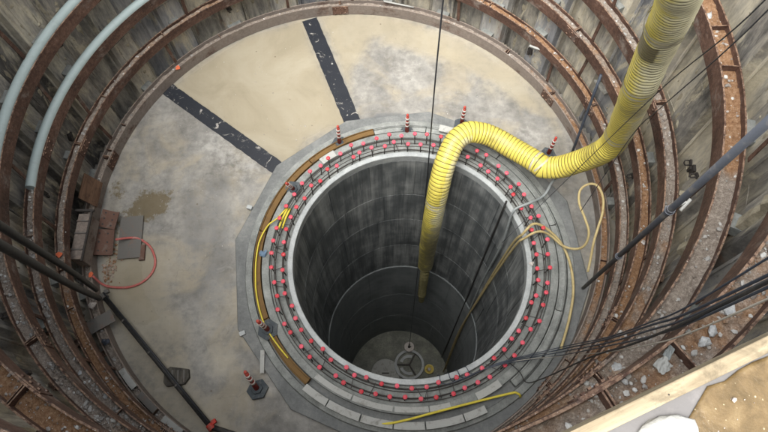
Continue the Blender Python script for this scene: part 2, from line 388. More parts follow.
PAINT = [
 ('mud',0.55,[[-4.6,-.9],[-4.0,-.3],[-3.5,-.6],[-3.3,-1.4],[-2.7,-2.2],[-2.6,-3.0],[-2.0,-3.6],[-1.6,-4.3],[-2.6,-4.1],[-3.8,-2.9]]),
 ('mud',0.75,[[.7,4.76],[2.4,4.1],[3.6,3.1],[4.1,2.2],[3.5,2.2],[2.9,2.9],[1.8,3.5],[.6,3.9]]),
 ('mud',1.0,[[-3.85,2.74],[-3.21,3.34],[-2.32,4.13],[-1.09,4.56],[-0.69,3.48],[0.07,1.81],[-0.38,1.79],[-0.81,1.52],[-1.02,1.02],[-1.21,0.89]]),
 ('mud',0.8,[[-0.75,4.67],[-0.15,4.83],[0.71,4.76],[1.7,4.45],[1.6,4.1],[0.5,4.0],[0.04,3.16],[0.05,2.46],[-0.33,3.47]]),
 ('mud',0.5,[[2.64,2.84],[2.94,3.04],[3.19,2.73],[3.06,2.39],[2.74,2.44]]),
 ('mud',0.7,[[2.58,4.03],[3.2,3.66],[3.97,2.8],[4.31,1.83],[4.36,1.26],[4.14,1.6],[3.74,2.56],[3.13,3.29],[2.52,3.82]]),
 ('mud',0.75,[[-4.44,-1.05],[-4.03,-0.72],[-3.64,-1.05],[-3.54,-1.49],[-3.12,-2.14],[-3.41,-2.31],[-4.03,-2.31],[-4.38,-1.77]]),
 ('mud',0.7,[[-2.35,-2.75],[-2.11,-2.61],[-1.84,-2.8],[-1.89,-3.07],[-2.16,-3.12]]),
 ('mud',0.8,[[-3.98,-2.31],[-3.59,-2.83],[-3.08,-3.37],[-2.32,-4.01],[-2.57,-4.06],[-3.23,-3.5],[-3.77,-2.83]]),
 ('mud',0.5,[[-4.61,-0.61],[-4.61,0.21],[-4.37,1.31],[-4.09,2.13],[-3.94,2.2],[-4.17,1.31],[-4.38,0.21],[-4.37,-0.71]]),
 ('olive',1.0,[[-4.25,-0.1],[-4.0,0.38],[-3.4,0.38],[-3.42,0.0],[-3.8,-0.25]]),
 ('olive',0.7,[[-4.66,0.47],[-4.45,0.64],[-4.28,0.29],[-4.45,0.17]]),
 ('olive',0.5,[[-4.71,-0.1],[-4.26,0.1],[-3.91,-0.31],[-4.42,-0.61]]),
 ('dark',1.0,[[0.23,1.93],[0.59,2.14],[1.08,2.16],[1.14,1.97],[0.53,1.83]]),
 ('dark',0.45,[[-3.24,0.42],[-2.23,0.96],[-1.94,-1.77],[-2.53,-2.32],[-3.15,-1.01]]),
 ('dark',0.5,[[-0.96,1.29],[-0.08,2.03],[0.03,1.79],[-0.75,1.11],[-1.22,0.62],[-1.33,0.8]]),
 ('dark',0.5,[[-3.35,-3.25],[-2.61,-3.09],[-2.39,-3.5],[-2.89,-3.5]]),
 ('dark',0.4,[[-4.06,-1.39],[-3.68,-1.77],[-3.2,-2.58],[-2.7,-2.31],[-3.07,-1.59]]),
 ('pale',0.4,[[0.63,3.6],[1.17,4.13],[1.69,3.46],[1.46,2.7],[0.74,2.83]]),
 ('pale',0.5,[[3.05,1.72],[3.68,1.96],[4.03,1.49],[3.59,1.04]]),
 ('pale',0.5,[[-2.84,2.0],[-1.99,1.64],[-1.42,0.73],[-2.08,0.41],[-3.16,1.3]])]
def sdpoly(x, y, P):
    d = 1e9; ins = False; n = len(P)
    for i in range(n):
        ax, ay = P[i]; bx, by = P[(i + 1) % n]; ex, ey = bx - ax, by - ay; wx, wy = x - ax, y - ay
        t = max(0, min(1, (wx * ex + wy * ey) / (ex * ex + ey * ey + 1e-12)))
        d = min(d, (wx - ex * t) ** 2 + (wy - ey * t) ** 2)
        if (ay > y) != (by > y) and x < (bx - ax) * (y - ay) / (by - ay) + ax: ins = not ins
    return sqrt(d) * (-1 if ins else 1)
BB = [(c, wgt, P, min(p[0] for p in P) - .4, max(p[0] for p in P) + .4, min(p[1] for p in P) - .4, max(p[1] for p in P) + .4) for c, wgt, P in PAINT]
fl = MB(); idx = {}; att = []; st = .055; nn = int(5.1 / st)
CH = dict(mud=0, olive=1, dark=2, pale=3); SOFT = dict(mud=.26, olive=.16, dark=.22, pale=.3)
def fv(i, j):
    if (i, j) in idx: return idx[(i, j)]
    x, y = i * st, j * st
    h = .004 * noise.noise((x * 1.3, y * 1.3, 0))
    k = len(fl.v); fl.v.append((x, y, h)); idx[(i, j)] = k; c = [0, 0, 0, 0]
    for (ch, wgt, P, x0, x1, y0, y1) in BB:
        if x0 < x < x1 and y0 < y < y1:
            d = sdpoly(x, y, P); s_ = SOFT[ch]; t = max(0, min(1, .5 - d / (2 * s_))); q = CH[ch]; c[q] = max(c[q], t * t * (3 - 2 * t) * wgt)
    att.append(c); return k
for i in range(-nn, nn):
    for j in range(-nn, nn):
        x, y = (i + .5) * st, (j + .5) * st
        if hypot(x, y) < 5.08 and hypot(x - HX, y - HY) > 2.6: fl.f.append((fv(i, j), fv(i + 1, j), fv(i + 1, j + 1), fv(i, j + 1)))
tag(fl.build('floor', M['floor'], smooth=True, attr=att), kind='structure')

# ------------------------------------------------------------------ sheet pile wall
wall = empty('sheet_pile_wall', (0, 0, 0), label='tall round wall of dirty interlocking steel sheet piles behind the ring beams', cat='wall')
NP = 54
def pile_mesh(inn):
    b = MB(); t = .014; r1, r0 = 5.11, (5.0 if inn else 5.21)
    line = [(-.298, r1), (-.2, r0), (.2, r0), (.298, r1)]
    if inn: line = [(-.295, r1), (-.275, r1 - .015), (-.235, r0), (.235, r0), (.275, r1 - .015), (.295, r1)]
    else: line = [(-.295, r1), (-.275, r1 + .015), (-.235, r0), (.235, r0), (.275, r1 + .015), (.295, r1)]
    zs = [-.3, 1.5, 3., 4.5, 6., 7.5, ZG + .05]; k = len(line)
    for z in zs:
        for (y, r) in line: b.v.append((r, y, z))
        for (y, r) in line: b.v.append((r + t, y, z))
    for q in range(len(zs) - 1):
        o, p = q * 2 * k, (q + 1) * 2 * k
        for i in range(k - 1):
            b.f.append((o + i, p + i, p + i + 1, o + i + 1)); b.f.append((o + k + i, o + k + i + 1, p + k + i + 1, p + k + i))
    top = (len(zs) - 1) * 2 * k
    for i in range(k - 1): b.f.append((top + i, top + k + i, top + k + i + 1, top + i + 1))
    b.cyl((r1 - .004, .295, -.3), (r1 - .004, .295, ZG + .05), .018, 8)     # interlock bead
    for z in ((1.55, 3.75, 5.6, 7.4) if inn else (.75, 2.6, 4.2, 6.1, 8.)):
        b.box((r0 - .003, 0, z), (.01, .466, .022)); b.box((r0 - .002, .1, z - .35), (.008, .012, .66))
    b.cyl((r1 - .012, .262, -.3), (r1 - .012, .262, ZG + .05), .009, 6)
    return b
pin = pile_mesh(True).build('sheet_pile', M['pile'], wall)
pout = pile_mesh(False).build('sheet_pile', M['pile'], wall)
pout.rotation_euler.z = 2 * pi / NP
for i in range(2, NP):
    o = (pin if i % 2 == 0 else pout).copy(); C.objects.link(o); o.parent = wall; o.rotation_euler.z = 2 * pi * i / NP

lp = MB(); lp.box((.0, 0, 0), (.03, .09, .05)); lp.tube(spline([(-.02, -.035, 0), (-.07, -.035, -.02), (-.085, 0, -.03), (-.07, .035, -.02), (-.02, .035, 0)], .02), .011, 6)
l0 = lp.build('lifting_loop', M['rebar'], wall); rs = random.Random(12)
lp = MB(); lp.box((0, 0, 0), (.05, .1, .14)); lp.box((-.03, .02, -.03), (.05, .04, .1)); l1 = lp.build('welded_cleat', M['rebar'], wall)
for q in range(90):
    src = l0 if q % 2 else l1
    o = src if q < 2 else src.copy()
    if q >= 2: C.objects.link(o); o.parent = wall
    k = rs.randrange(NP); a = 2 * pi * k / NP + rs.uniform(-.035, .035); o.location = pol((5.0 if k % 2 == 0 else 5.21) - .012, a, rs.uniform(.4, 6.2)); o.rotation_euler = (rs.uniform(-.5, .5), 0, a)
# dried grout splashes on the wall (nobody could count them)
rs = random.Random(3); gm = MB()
for _ in range(900):
    a = rs.uniform(0, 2 * pi); k = round(a / (2 * pi) * NP); inn = k % 2 == 0; ac = 2 * pi * k / NP
    off = rs.uniform(-.18, .18); rr = (5.0 if inn else 5.21) - .004
    z = rs.uniform(.1, 8.8); ux = Vector((cos(ac), sin(ac), 0)); uy = Vector((-sin(ac), cos(ac), 0))
    c = ux * rr + uy * off + Vector((0, 0, z)); wd = rs.uniform(.01, .05); hh = rs.uniform(.02, .22) * rs.random() + .02
    vs = [c - ux * rs.uniform(.008, .022)]; nv = 8
    for q in range(nv):
        t = 2 * pi * q / nv; e = rs.uniform(.6, 1.3); vs.append(c + uy * cos(t) * wd * e + Vector((0, 0, sin(t) * hh * e)) + ux * .002)
    gm.add(vs, [(0, 1 + (q + 1) % nv, 1 + q) for q in range(nv)])
tag(gm.build('grout_splashes', M['grout']), 'pale dried grout splashes and drips stuck over the steel piles', 'grout', kind='stuff')

# ------------------------------------------------------------------ ring beams
RN = [
 ('lowest curved steel ring beam, lying at the edge of the concrete floor', 'D'),
 ('second ring beam above the floor, narrow and speckled with white grout', 'C'),
 ('third ring beam above the floor, with a pale grey pipe ending in it at left', 'B'),
 ('fourth ring beam above the floor, with a pale grey pipe running off the left edge of the photo', 'A'),
 ('fifth ring beam above the floor, orange-brown at right beside the yellow duct', 'Z'),
 ('sixth ring beam, nearest wide one below the timber edge plank at lower right', 'Y'),
 ('topmost ring beam just under ground level, hidden below the boards', 'X')]
beams = []
def flange(r0, r1, z0, z1, parent, name):
    b = MB(); b.revolve([(r0, z0), (r1, z0), (r1, z1), (r0, z1)], n=180)
    return smooth_angle(b.build(name, M['beam_dusty' if parent is beams[0] else 'beam'], parent))
def rb(parent, name, a, r0, r1, z0, z1, w, mat=None, rz=0):
    b = MB(); b.box((0, 0, 0), (r1 - r0, w, z1 - z0)); o = b.build(name, mat or M['beam'], parent)
    o.location = pol((r0 + r1) / 2, a, (z0 + z1) / 2 - parent.location.z); o.rotation_euler.z = a + rz; return o
for k, zt in enumerate(RINGS):
    RI, RO, H = RIS[k], ROS[k], RH[k]; wd = RO - RI - .04
    ring = empty('ring_beam', (0, 0, zt - H / 2), label=RN[k][0], cat='ring beam', group='ring beams bracing the round wall'); beams.append(ring)
    flange(RI, RI + .02, -H / 2, H / 2, ring, 'inner_flange'); flange(RO - .02, RO, -H / 2, H / 2 - .002, ring, 'outer_flange')
    flange(RI + .02, RO - .02, -.012, .008, ring, 'web')
    rs = random.Random(40 + k)
    a_ = rs.uniform(0, 1)
    for q in range(5):                                  # bolted splices
        a = a_ + q * 2 * pi / 5 + rs.uniform(-.1, .1)
        sp = rb(ring, 'splice_plate', a, RI - .016, RI - .001, zt - H + .02, zt - .02, .34)
        for u in range(3):
            for v_ in (-1, 1):
                bb = MB().box((0, 0, 0), (.016, .028, .028)); o_ = bb.build('bolt', M['beam'], sp); o_.location = (-.015, (u - 1) * .11, v_ * H * .25)
        for u in range(2): rb(ring, 'end_plate', a + (u - .5) * .006, RI + .021, RO - .021, zt - H / 2 + .009, zt + .004, .014)
    for q in range(11):
        a = rs.uniform(0, 2 * pi); rb(ring, 'stiffener', a, RI + .021, RO - .021, zt - H / 2 + .009, zt - .006, .012)
    if k:                                               # flat hanger bars down to the ring below
        hb = None; gap = zt - RINGS[k - 1]
        for q in range(14):
            a = R(7 + 360 / 14 * q) + rs.uniform(-.12, .12)
            if hb is None:
                b = MB(); b.box((0, 0, -gap / 2), (.012, .06, gap - H)); b.box((-.03, 0, -gap / 2 + .3 * gap), (.05, .09, .05)); hb = b.build('hanger_bar', M['beam'], ring); o = hb
            else: o = hb.copy(); C.objects.link(o); o.parent = ring
            o.location = pol(RO - .035, a, 0); o.rotation_euler = (rs.uniform(-.08, .08), 0, a)
    proto = None; pb = None
    for q in range(NP // 2):
        a = 4 * pi * q / NP
        if k < 6 or q % 2 == 0:
            if pb is None:
                b = MB(); b.add([(0, -.05, 0), (-.24, -.05, 0), (0, -.05, -.24), (0, -.038, 0), (-.24, -.038, 0), (0, -.038, -.24)], [(0, 1, 2), (3, 5, 4), (0, 3, 4, 1), (1, 4, 5, 2), (0, 2, 5, 3)])
                b.add([(x, y + .088, z) for x, y, z in b.v[:6]], b.f[:5])
                b.box((-.12, 0, .006), (.25, .12, .01))
                pb = b.build('bracket', M['beam'], ring)
            else: pb_ = pb.copy(); C.objects.link(pb_); pb_.parent = ring
            o = pb if q == 0 else pb_
            o.location = pol(4.995, a, -H / 2 - .013); o.rotation_euler.z = a
            if k == 0: o.hide_render = False
        if rs.random() < .5: rb(ring, 'packer', a + rs.uniform(-.012, .012), RO + .002, 4.998, zt - .2 + rs.uniform(0, .05), zt - .03 + rs.uniform(-.04, .05), rs.uniform(.12, .3), M['collar'])

# loose rubble lying in the ring beam troughs
def rusty(k, deg):
    T = {0: [(-180, .1), (-120, .2), (-60, .3), (10, .8), (45, .3), (90, .1)],
         1: [(-180, .2), (-160, .3), (-150, 1), (-125, .8), (-60, .2), (0, .2), (20, .7), (60, .8), (120, .5)],
         2: [(-180, .1), (-145, .0), (-120, .3), (-60, .5), (-20, .8), (10, .6), (40, .25), (90, .4)],
         3: [(-180, .2), (-150, .05), (-128, .1), (-115, .6), (-50, .8), (-25, .35), (0, .3), (40, .3), (90, .4)],
         4: [(-180, .5), (-130, .8), (-110, .8), (-60, .55), (-40, .1), (-24, .2), (-15, .9), (15, .9), (60, .4)],
         5: [(-180, .5), (-90, .45), (-60, .45), (-45, .55), (0, .8), (90, .5)],
         6: [(-180, .5), (180, .5)]}[k]
    T = T + [(T[0][0] + 360, T[0][1])]
    for i in range(len(T) - 1):
        if T[i][0] <= deg <= T[i + 1][0]: t = (deg - T[i][0]) / (T[i + 1][0] - T[i][0] + 1e-9); return T[i][1] * (1 - t) + T[i + 1][1] * t
    return T[0][1]
RL = ['thin dust and grit lying in the lowest ring beam', 'grit and rusty rubble lying in the second ring beam from the floor',
      'grey stones and grit heaped in the third ring beam from the floor', 'grey stones and pinkish grit in the fourth ring beam from the floor',
      'orange and grey rubble filling the fifth ring beam from the floor', 'brown gravel and broken chips filling the wide sixth ring beam',
      'gravel lying in the topmost ring beam below the boards']
for k, zt in enumerate(RINGS):
    rs = random.Random(90 + k); b = MB(); at_ = []; RI, RO, H = RIS[k], ROS[k], RH[k]; wd = RO - RI - .041; zb = zt - H / 2 + .007
    n = 720; rad = [RI + .0205 + wd * q / 6 for q in range(7)]
    for i in range(n):
        a = 2 * pi * i / n; deg = math.degrees(a); deg = deg - 360 if deg > 180 else deg
        ru = rusty(k, deg)
        for r in rad:
            x, y = r * cos(a), r * sin(a)
            h = .02 + .028 * (noise.fractal((x * 3.5, y * 3.5, k * 7.), 1, 2, 4) + .6) + .012 * noise.noise((x * 26, y * 26, k))
            b.v.append((x, y, zb + max(.004, h))); at_.append((ru, 0, 0, 1))
    m = len(rad)
    for i in range(n):
        j = (i + 1) % n
        for q in range(m - 1): b.f.append((i * m + q, i * m + q + 1, j * m + q + 1, j * m + q))
    cnt = [1500, 3000, 3600, 4200, 4600, 6500, 1200][k]
    for _ in range(cnt):
        a = rs.uniform(-pi, pi); deg = math.degrees(a); x0 = RI + .03 + rs.random() * (RO - RI - .06); ru = rusty(k, deg)
        if noise.noise((cos(a) * 9, sin(a) * 9, k * 3.)) < rs.uniform(-.6, .25): continue
        if k < 5 and -62 < deg < 100 and rs.random() < .45: continue
        u = rs.random(); sz = (.005 + .024 * u ** 5) * (1.3 if k in (2, 3) and -170 < deg < -90 else 1)
        z = zb + .04 + sz * .3
        o = len(b.v); b.stone((x0 * cos(a), x0 * sin(a), z), (sz * rs.uniform(.8, 1.4), sz * rs.uniform(.8, 1.2), sz * .6), rs)
        pale = rs.random() ** 1.4; mixv = .5 + .5 * rs.random() if rs.random() < .75 else 0
        at_ += [(ru, mixv, pale, 1)] * (len(b.v) - o)
    tag(b.build('rubble', M['rubble'], attr=at_), RL[k], 'rubble', kind='stuff')

# ------------------------------------------------------------------ collar around the inner shaft
col = empty('shaft_collar', (HX, HY, 0), label='grey concrete collar with two rows of pink-capped rebars round the deep hole', cat='collar')
def cp(mb, name, mat, smooth=False, parent=None, sa=35):
    o = mb.build(name, mat, parent or col)
    if smooth: smooth_angle(o, sa)
    return o
# 12-sided base slab with a round hole
b = MB(); nb = 120; A0 = R(-158)
def dodec(a):
    t = (a - A0) % (pi / 6) - pi / 12
    return 3.26 * cos(pi / 12) / cos(t)
vs = []
for i in range(nb):
    a = A0 + 2 * pi * i / nb; ro = dodec(a)
    vs += [pol(2.37, a, -.05), pol(ro, a, -.05), pol(ro, a, .055), pol(ro - .012, a, .068), pol(2.37, a, .075)]
fs = []
for i in range(nb):
    j = (i + 1) % nb
    for q in range(5): fs.append((i * 5 + q, j * 5 + q, j * 5 + (q + 1) % 5, i * 5 + (q + 1) % 5))
b.add(vs, fs); cp(b, 'base_slab', M['collar_dark'])
b = MB().revolve([(2.36, -.3), (2.66, -.3), (2.66, .215), (2.645, .225), (2.54, .225), (2.53, .215), (2.525, .13), (2.203, .12), (2.203, .056), (2.36, .056)], n=160); cp(b, 'upstand', M['collar'], True)
b = MB().revolve([(2.1, .06), (2.2, .06), (2.2, .235), (2.19, .25), (2.11, .25), (2.1, .24)], n=180); cp(b, 'casing_lip', M['lip'], True)
b = MB().revolve([(2.84, .04), (3.0, .04), (2.97, .12), (2.85, .15)], n=160); cp(b, 'outer_step', M['collar'], True)
# ochre channel on the left half; white boards at the bottom; grey steps on the right
def channel(a0, a1, mat, name, r0=2.68, r1=2.81, z1=.245, n=60):
    b = MB().revolve([(r0, .06), (r1, .06), (r1, z1 - .01), (r1 - .012, z1), (r1 - .02, z1), (r1 - .024, z1 - .03), (r0 + .024, z1 - .03), (r0 + .02, z1), (r0, z1)], R(a0), R(a1), n); return cp(b, name, mat)
for (a0, a1) in ((104, 133), (133.4, 168), (168.4, 203), (203.4, 231)): channel(a0, a1, M['brown'], 'ochre_channel')
for (a0, a1) in ((-52, -20), (-19.6, 14), (14.4, 50), (50.4, 82), (82.4, 103.6)): channel(a0, a1, M['collar'], 'grey_channel', z1=.21)
def boards(r0, r1, z0, z1, segs):
    for a0, a1 in segs:
        b = MB().revolve([(r0, z0), (r1, z0), (r1, z1), (r0, z1)], R(a0), R(a1), 6); cp(b, 'white_board', M['board'])
boards(2.78, 2.90, .16, .262, [(-128.6, -119.4), (-119, -107.5), (-107, -96.4), (-96, -86), (-85.5, -73), (-72.6, -65)])
boards(2.545, 2.635, .2265, .25, [(-128, -112.6), (-112, -97), (-96.3, -84), (-83.6, -76)])
boards(2.55, 2.67, .2265, .26, [(-66, -56)])
boards(2.72, 2.86, .25, .275, [(70, 77)]); boards(2.52, 2.66, .2275, .26, [(123, 130)])
# hoop bars and capped rebars
for r, zz in ((2.268, .20), (2.268, .335), (2.415, .2), (2.415, .335), (2.30, .15), (2.475, .26)):
    b = MB(); n = 180; pr_ = [(r + .008 * cos(t * pi / 3), zz + .008 * sin(t * pi / 3)) for t in range(6)]; b.revolve(pr_, n=n); cp(b, 'hoop_bar', M['rebar'])
rs = random.Random(77)
for q in range(46):                                     # short stirrups linking the two rows
    a = rs.uniform(0, 2 * pi); a2 = a + rs.uniform(-.05, .05); z_ = rs.uniform(.17, .34); b = MB(); b.tube([pol(2.235, a, z_), pol(2.46, a2, z_ + rs.uniform(-.04, .04))], .006, 5); cp(b, 'stirrup', M['rebar'])
rm = MB(); rm.cyl((0, 0, .11), (0, 0, .5), .0105, 6)
cm = MB(); prof = [(0, .462), (.02, .462), (.022, .475), (.038, .478), (.042, .492), (.036, .510), (.01, .518)]
for q in range(len(prof) - 1):
    pass
n8 = 8; vs = [pol(r, 2 * pi * i / n8, z) for r, z in prof[1:] for i in range(n8)]; fs = []
for q in range(len(prof) - 2):
    for i in range(n8): fs.append((q * n8 + i, q * n8 + (i + 1) % n8, (q + 1) * n8 + (i + 1) % n8, (q + 1) * n8 + i))
fs.append(tuple(range((len(prof) - 2) * n8, (len(prof) - 1) * n8))); fs.append(tuple(reversed(range(n8)))); cm.add(vs, fs)
r0 = rm.build('rebar', M['rebar'], col); c0 = cm.build('rebar_cap', M['cap'], r0)
rs = random.Random(5); first = True
for row, (rr, nn_) in enumerate(((2.245, 60), (2.44, 62))):
    for i in range(nn_):
        o = r0 if first else copy_tree(r0, col); first = False
        a = 2 * pi * i / nn_ + rs.uniform(-.014, .014)
        o.location = pol(rr + rs.uniform(-.012, .012), a, rs.uniform(-.05, .02))
        o.rotation_euler = (rs.gauss(0, .04), rs.gauss(0, .04), rs.uniform(0, 6))
for a in (160, 204):
    b = MB().box((0, 0, 0), (.1, .07, .07)); o = cp(b, 'lug', M['lip']); o.location = pol(3.2, R(a), .09); o.rotation_euler.z = R(a)

# ------------------------------------------------------------------ deep inner shaft
sh = empty('inner_shaft_lining', (HX, HY, 0), label='deep round concrete shaft lining streaked dark grey, dropping from the collar', cat='shaft')
zt = .055; seg = 0
def panel_ring(z0, z1, r, n, mat):
    b = MB().revolve([(r + .014, z0), (r + .25, z0), (r + .25, z1), (r + .014, z1)], n=150); smooth_angle(b.build('backing_ring', mat, sh), 10)
    g = .004; dz = .010
    b = MB().revolve([(r, z0 + dz), (r + .0138, z0 + dz), (r + .0138, z1 - dz), (r, z1 - dz)], g, 2 * pi / n - g, int(150 / n)); p_ = smooth_angle(b.build('lining_panel', mat, sh), 10)
    off = z0 * 1.7
    for q in range(n):
        o = p_ if q == 0 else p_.copy()
        if q: C.objects.link(o); o.parent = sh
        o.rotation_euler.z = off + 2 * pi * q / n
for z in (-1.5, -2.9, -4.7, -6.5):
    panel_ring(z, zt, 2.1, 14, M['shaft_up']); zt = z
b = MB().revolve([(2.075, -6.53), (2.3, -6.53), (2.3, -6.502), (2.098, -6.502)], n=120); smooth_angle(b.build('joint_ring', M['shaft_lo'], sh), 30)
zt = -6.53
for z in (-9.5, -12.5, -15.36):
    panel_ring(z, zt, 2.075, 10, M['shaft_lo']); zt = z
b = MB(); n = 48
vs = [(HX, HY, -15.36)]; fs = []
for q in range(1, 9):
    for i in range(n): a = 2 * pi * i / n; r = 2.25 * q / 8; vs.append((HX + r * cos(a), HY + r * sin(a), -15.36 + .05 * noise.noise((r * cos(a), r * sin(a), 3))))
for i in range(n): fs.append((0, 1 + i, 1 + (i + 1) % n))
for q in range(7):
    for i in range(n): j = (i + 1) % n; fs.append((1 + q * n + i, 1 + (q + 1) * n + i, 1 + (q + 1) * n + j, 1 + q * n + j))
b.add(vs, fs); tag(b.build('shaft_floor', M['shaft_fl'], smooth=True), kind='structure')
# things on the shaft floor
t = empty('steel_cover', (.62, -.84, -15.3), label='round pale steel disc cover at the bottom of the deep hole', cat='cover')
b = MB().revolve([(0.001, 0), (.6, 0), (.6, .06), (.57, .08), (.001, .08)], n=40); smooth_angle(b.build('disc', M['board'], t), 30)
b = MB(); b.box((0, 0, .1), (.3, .05, .04)); b.build('handle', M['rebar'], t)
t = empty('lifting_frame', (1.62, -.5, -15.3), label='round lifting frame with three spokes on the shaft bottom', cat='frame')
b = MB(); b.revolve([(.52, .1), (.62, .1), (.62, .2), (.52, .2)], n=40); smooth_angle(b.build('rim', M['lip'], t), 30)
for q in range(3):
    b = MB(); b.box((.27, 0, 0), (.52, .06, .06)); o = b.build('spoke', M['rebar'], t); o.rotation_euler.z = R(60 + 120 * q); o.location.z = .15
b = MB().revolve([(.001, 0), (.5, 0), (.5, .05), (.001, .05)], n=30); b.build('base_disc', M['shaft_fl'], t)
for q in (-1, 1):
    b = MB(); b.revolve([(.3, .0), (.42, .0), (.42, .07), (.3, .07)], R(70 if q > 0 else 200), R(160 if q > 0 else 290), 10); o = b.build('segment', M['lip'], t); o.location.z = .05
t = empty('hook_block', (1.62, .21, -15.0), label='pale round hook block hanging on the crane rope above the shaft bottom', cat='hook')
b = MB().revolve([(.06, -.05), (.2, -.05), (.22, 0), (.2, .05), (.06, .05)], n=26); smooth_angle(b.build('disc', M['white'], t), 30)
b = MB(); b.tube(spline([(0, 0, .6), (0, 0, .12), (.09, 0, .02), (.07, 0, -.1), (-.03, 0, -.1)], .04), .025, 8); b.build('hook', M['rebar'], t, smooth=True)
t = empty('work_lamp', (2.45, -.68, -15.3), label='small brassy lamp glinting at the right of the shaft bottom', cat='lamp')
b = MB().revolve([(.05, 0), (.16, .02), (.2, .14), (.17, .14), (.1, .04)], n=20); b.build('shade', M['gold'], t, smooth=True)
b = MB().revolve([(.001, .05), (.07, .05), (.07, .12), (.001, .15)], n=16); b.build('lens', M['white'], t, smooth=True)

# ------------------------------------------------------------------ rubber strips on the slab
def strip(poly0, poly1, label, w, seed):
    a, c = Vector(poly0), Vector(poly1); d = (c - a); L_ = d.length; d.normalize(); nrm = Vector((-d.y, d.x)); rs = random.Random(seed); n = 60
    b = MB(); vs = []
    for i in range(n + 1):
        p_ = a + d * L_ * i / n; w1 = w / 2 + .012 * noise.noise((i * .35, seed, 0)) + rs.uniform(-.004, .004); w2 = w / 2 + .012 * noise.noise((i * .35, seed + 9, 0)) + rs.uniform(-.004, .004)
        l, r = p_ + nrm * w1, p_ - nrm * w2
        z = .016 + .006 * noise.noise((i * .2, seed, 5))
        vs += [(l.x, l.y, -.01), (l.x, l.y, z), (r.x, r.y, z), (r.x, r.y, -.01)]
    fs = []
    for i in range(n):
        for q in range(3): fs.append((i * 4 + q, (i + 1) * 4 + q, (i + 1) * 4 + q + 1, i * 4 + q + 1))
    fs += [(0, 1, 2, 3), (n * 4 + 3, n * 4 + 2, n * 4 + 1, n * 4)]
    b.add(vs, fs); tag(b.build('rubber_strip', M['strip']), label, 'rubber strip', 'rubber strips across the slab')
strip((-3.86, 2.79), (-1.2, .745), 'long black rubber strip left of the beige puddle, ending at the collar', .30, 1)
strip((-.93, 4.56), (.115, 1.82), 'black rubber strip at the top, splashed white near the wall, right of the puddle', .33, 2)

# ------------------------------------------------------------------ pale grey pipes lying in two ring beams
def arc_pipe(k, a0, a1, label):
    t = empty('curved_pipe', (0, 0, RINGS[k] - .07), label=label, cat='pipe', group='pale grey pipes lying in ring beams')
    n = 120; pts = [pol(4.80, R(a0) + R(a1 - a0) * i / n, .075) for i in range(n + 1)]
    b = MB(); b.tube(pts, .078, 16); smooth_angle(b.build('pipe', M['palepipe'], t), 60)
    for a in (a0,):
        b = MB(); p0 = Vector(pol(4.80, R(a), .075)); p1 = Vector(pol(4.80, R(a + .9), .075)); b.tube([p0, p1], .088, 16); b.build('end_clamp', M['rebar'], t)
arc_pipe(3, 100, 192.5, 'upper pale grey pipe curving across the top left corner to the left edge')
arc_pipe(2, 98, 186.5, 'lower pale grey pipe curving at top left, its end clamped at mid left')

# ------------------------------------------------------------------ ventilation duct
DP = [(2.55, -1.85, 8.5), (2.89, -1.42, 7.3), (3.17, -1.09, 6.67), (3.6, -.56, 5.4), (3.83, -.35, 4.45), (4.06, -.12, 3.6), (4.27, .07, 2.75), (4.345, .15, 2.3), (4.35, .18, 2.06), (4.29, .21, 1.8), (4.15, .29, 1.4), (3.86, .36, 1.0), (3.58, .43, .86), (3.52, .48, .88), (3.16, .80, .8),
      (2.70, 1.10, .82), (2.30, 1.14, .9), (2.03, .96, .88), (1.84, .60, .68), (1.74, .28, .2), (1.70, .12, -.83), (1.72, .26, -2.3), (1.76, .46, -3.9), (1.79, .56, -5.1)]
dpath = spline(DP, .0117, .8)
cum = [0]
for i in range(1, len(dpath)): cum.append(cum[-1] + (dpath[i] - dpath[i - 1]).length)
def d_at(s):
    lo, hi = 0, len(cum) - 1
    while hi - lo > 1:
        mid = (lo + hi) // 2
        if cum[mid] <= s: lo = mid
        else: hi = mid
    t = (s - cum[lo]) / (cum[hi] - cum[lo] + 1e-9); return dpath[lo].lerp(dpath[hi], t)
duct = empty('ventilation_duct', tuple(DP[0]), label='yellow ribbed ventilation duct snaking down the wall and into the hole', cat='duct')
duct.location = (0, 0, 0)
PITCH, RD, SUB, NS = .072, .2, 5, 32
total = cum[-1]
def s_of(pt):
    v = Vector(pt); return cum[min(range(len(dpath)), key=lambda i: (dpath[i] - v).length)]
cuts = [0, s_of((3.35, -.87, 6.1)), s_of((3.78, -.38, 4.5)), s_of((4.3, .13, 2.6)), s_of((3.5, .49, .87)), s_of((1.72, .2, -.1)), total]
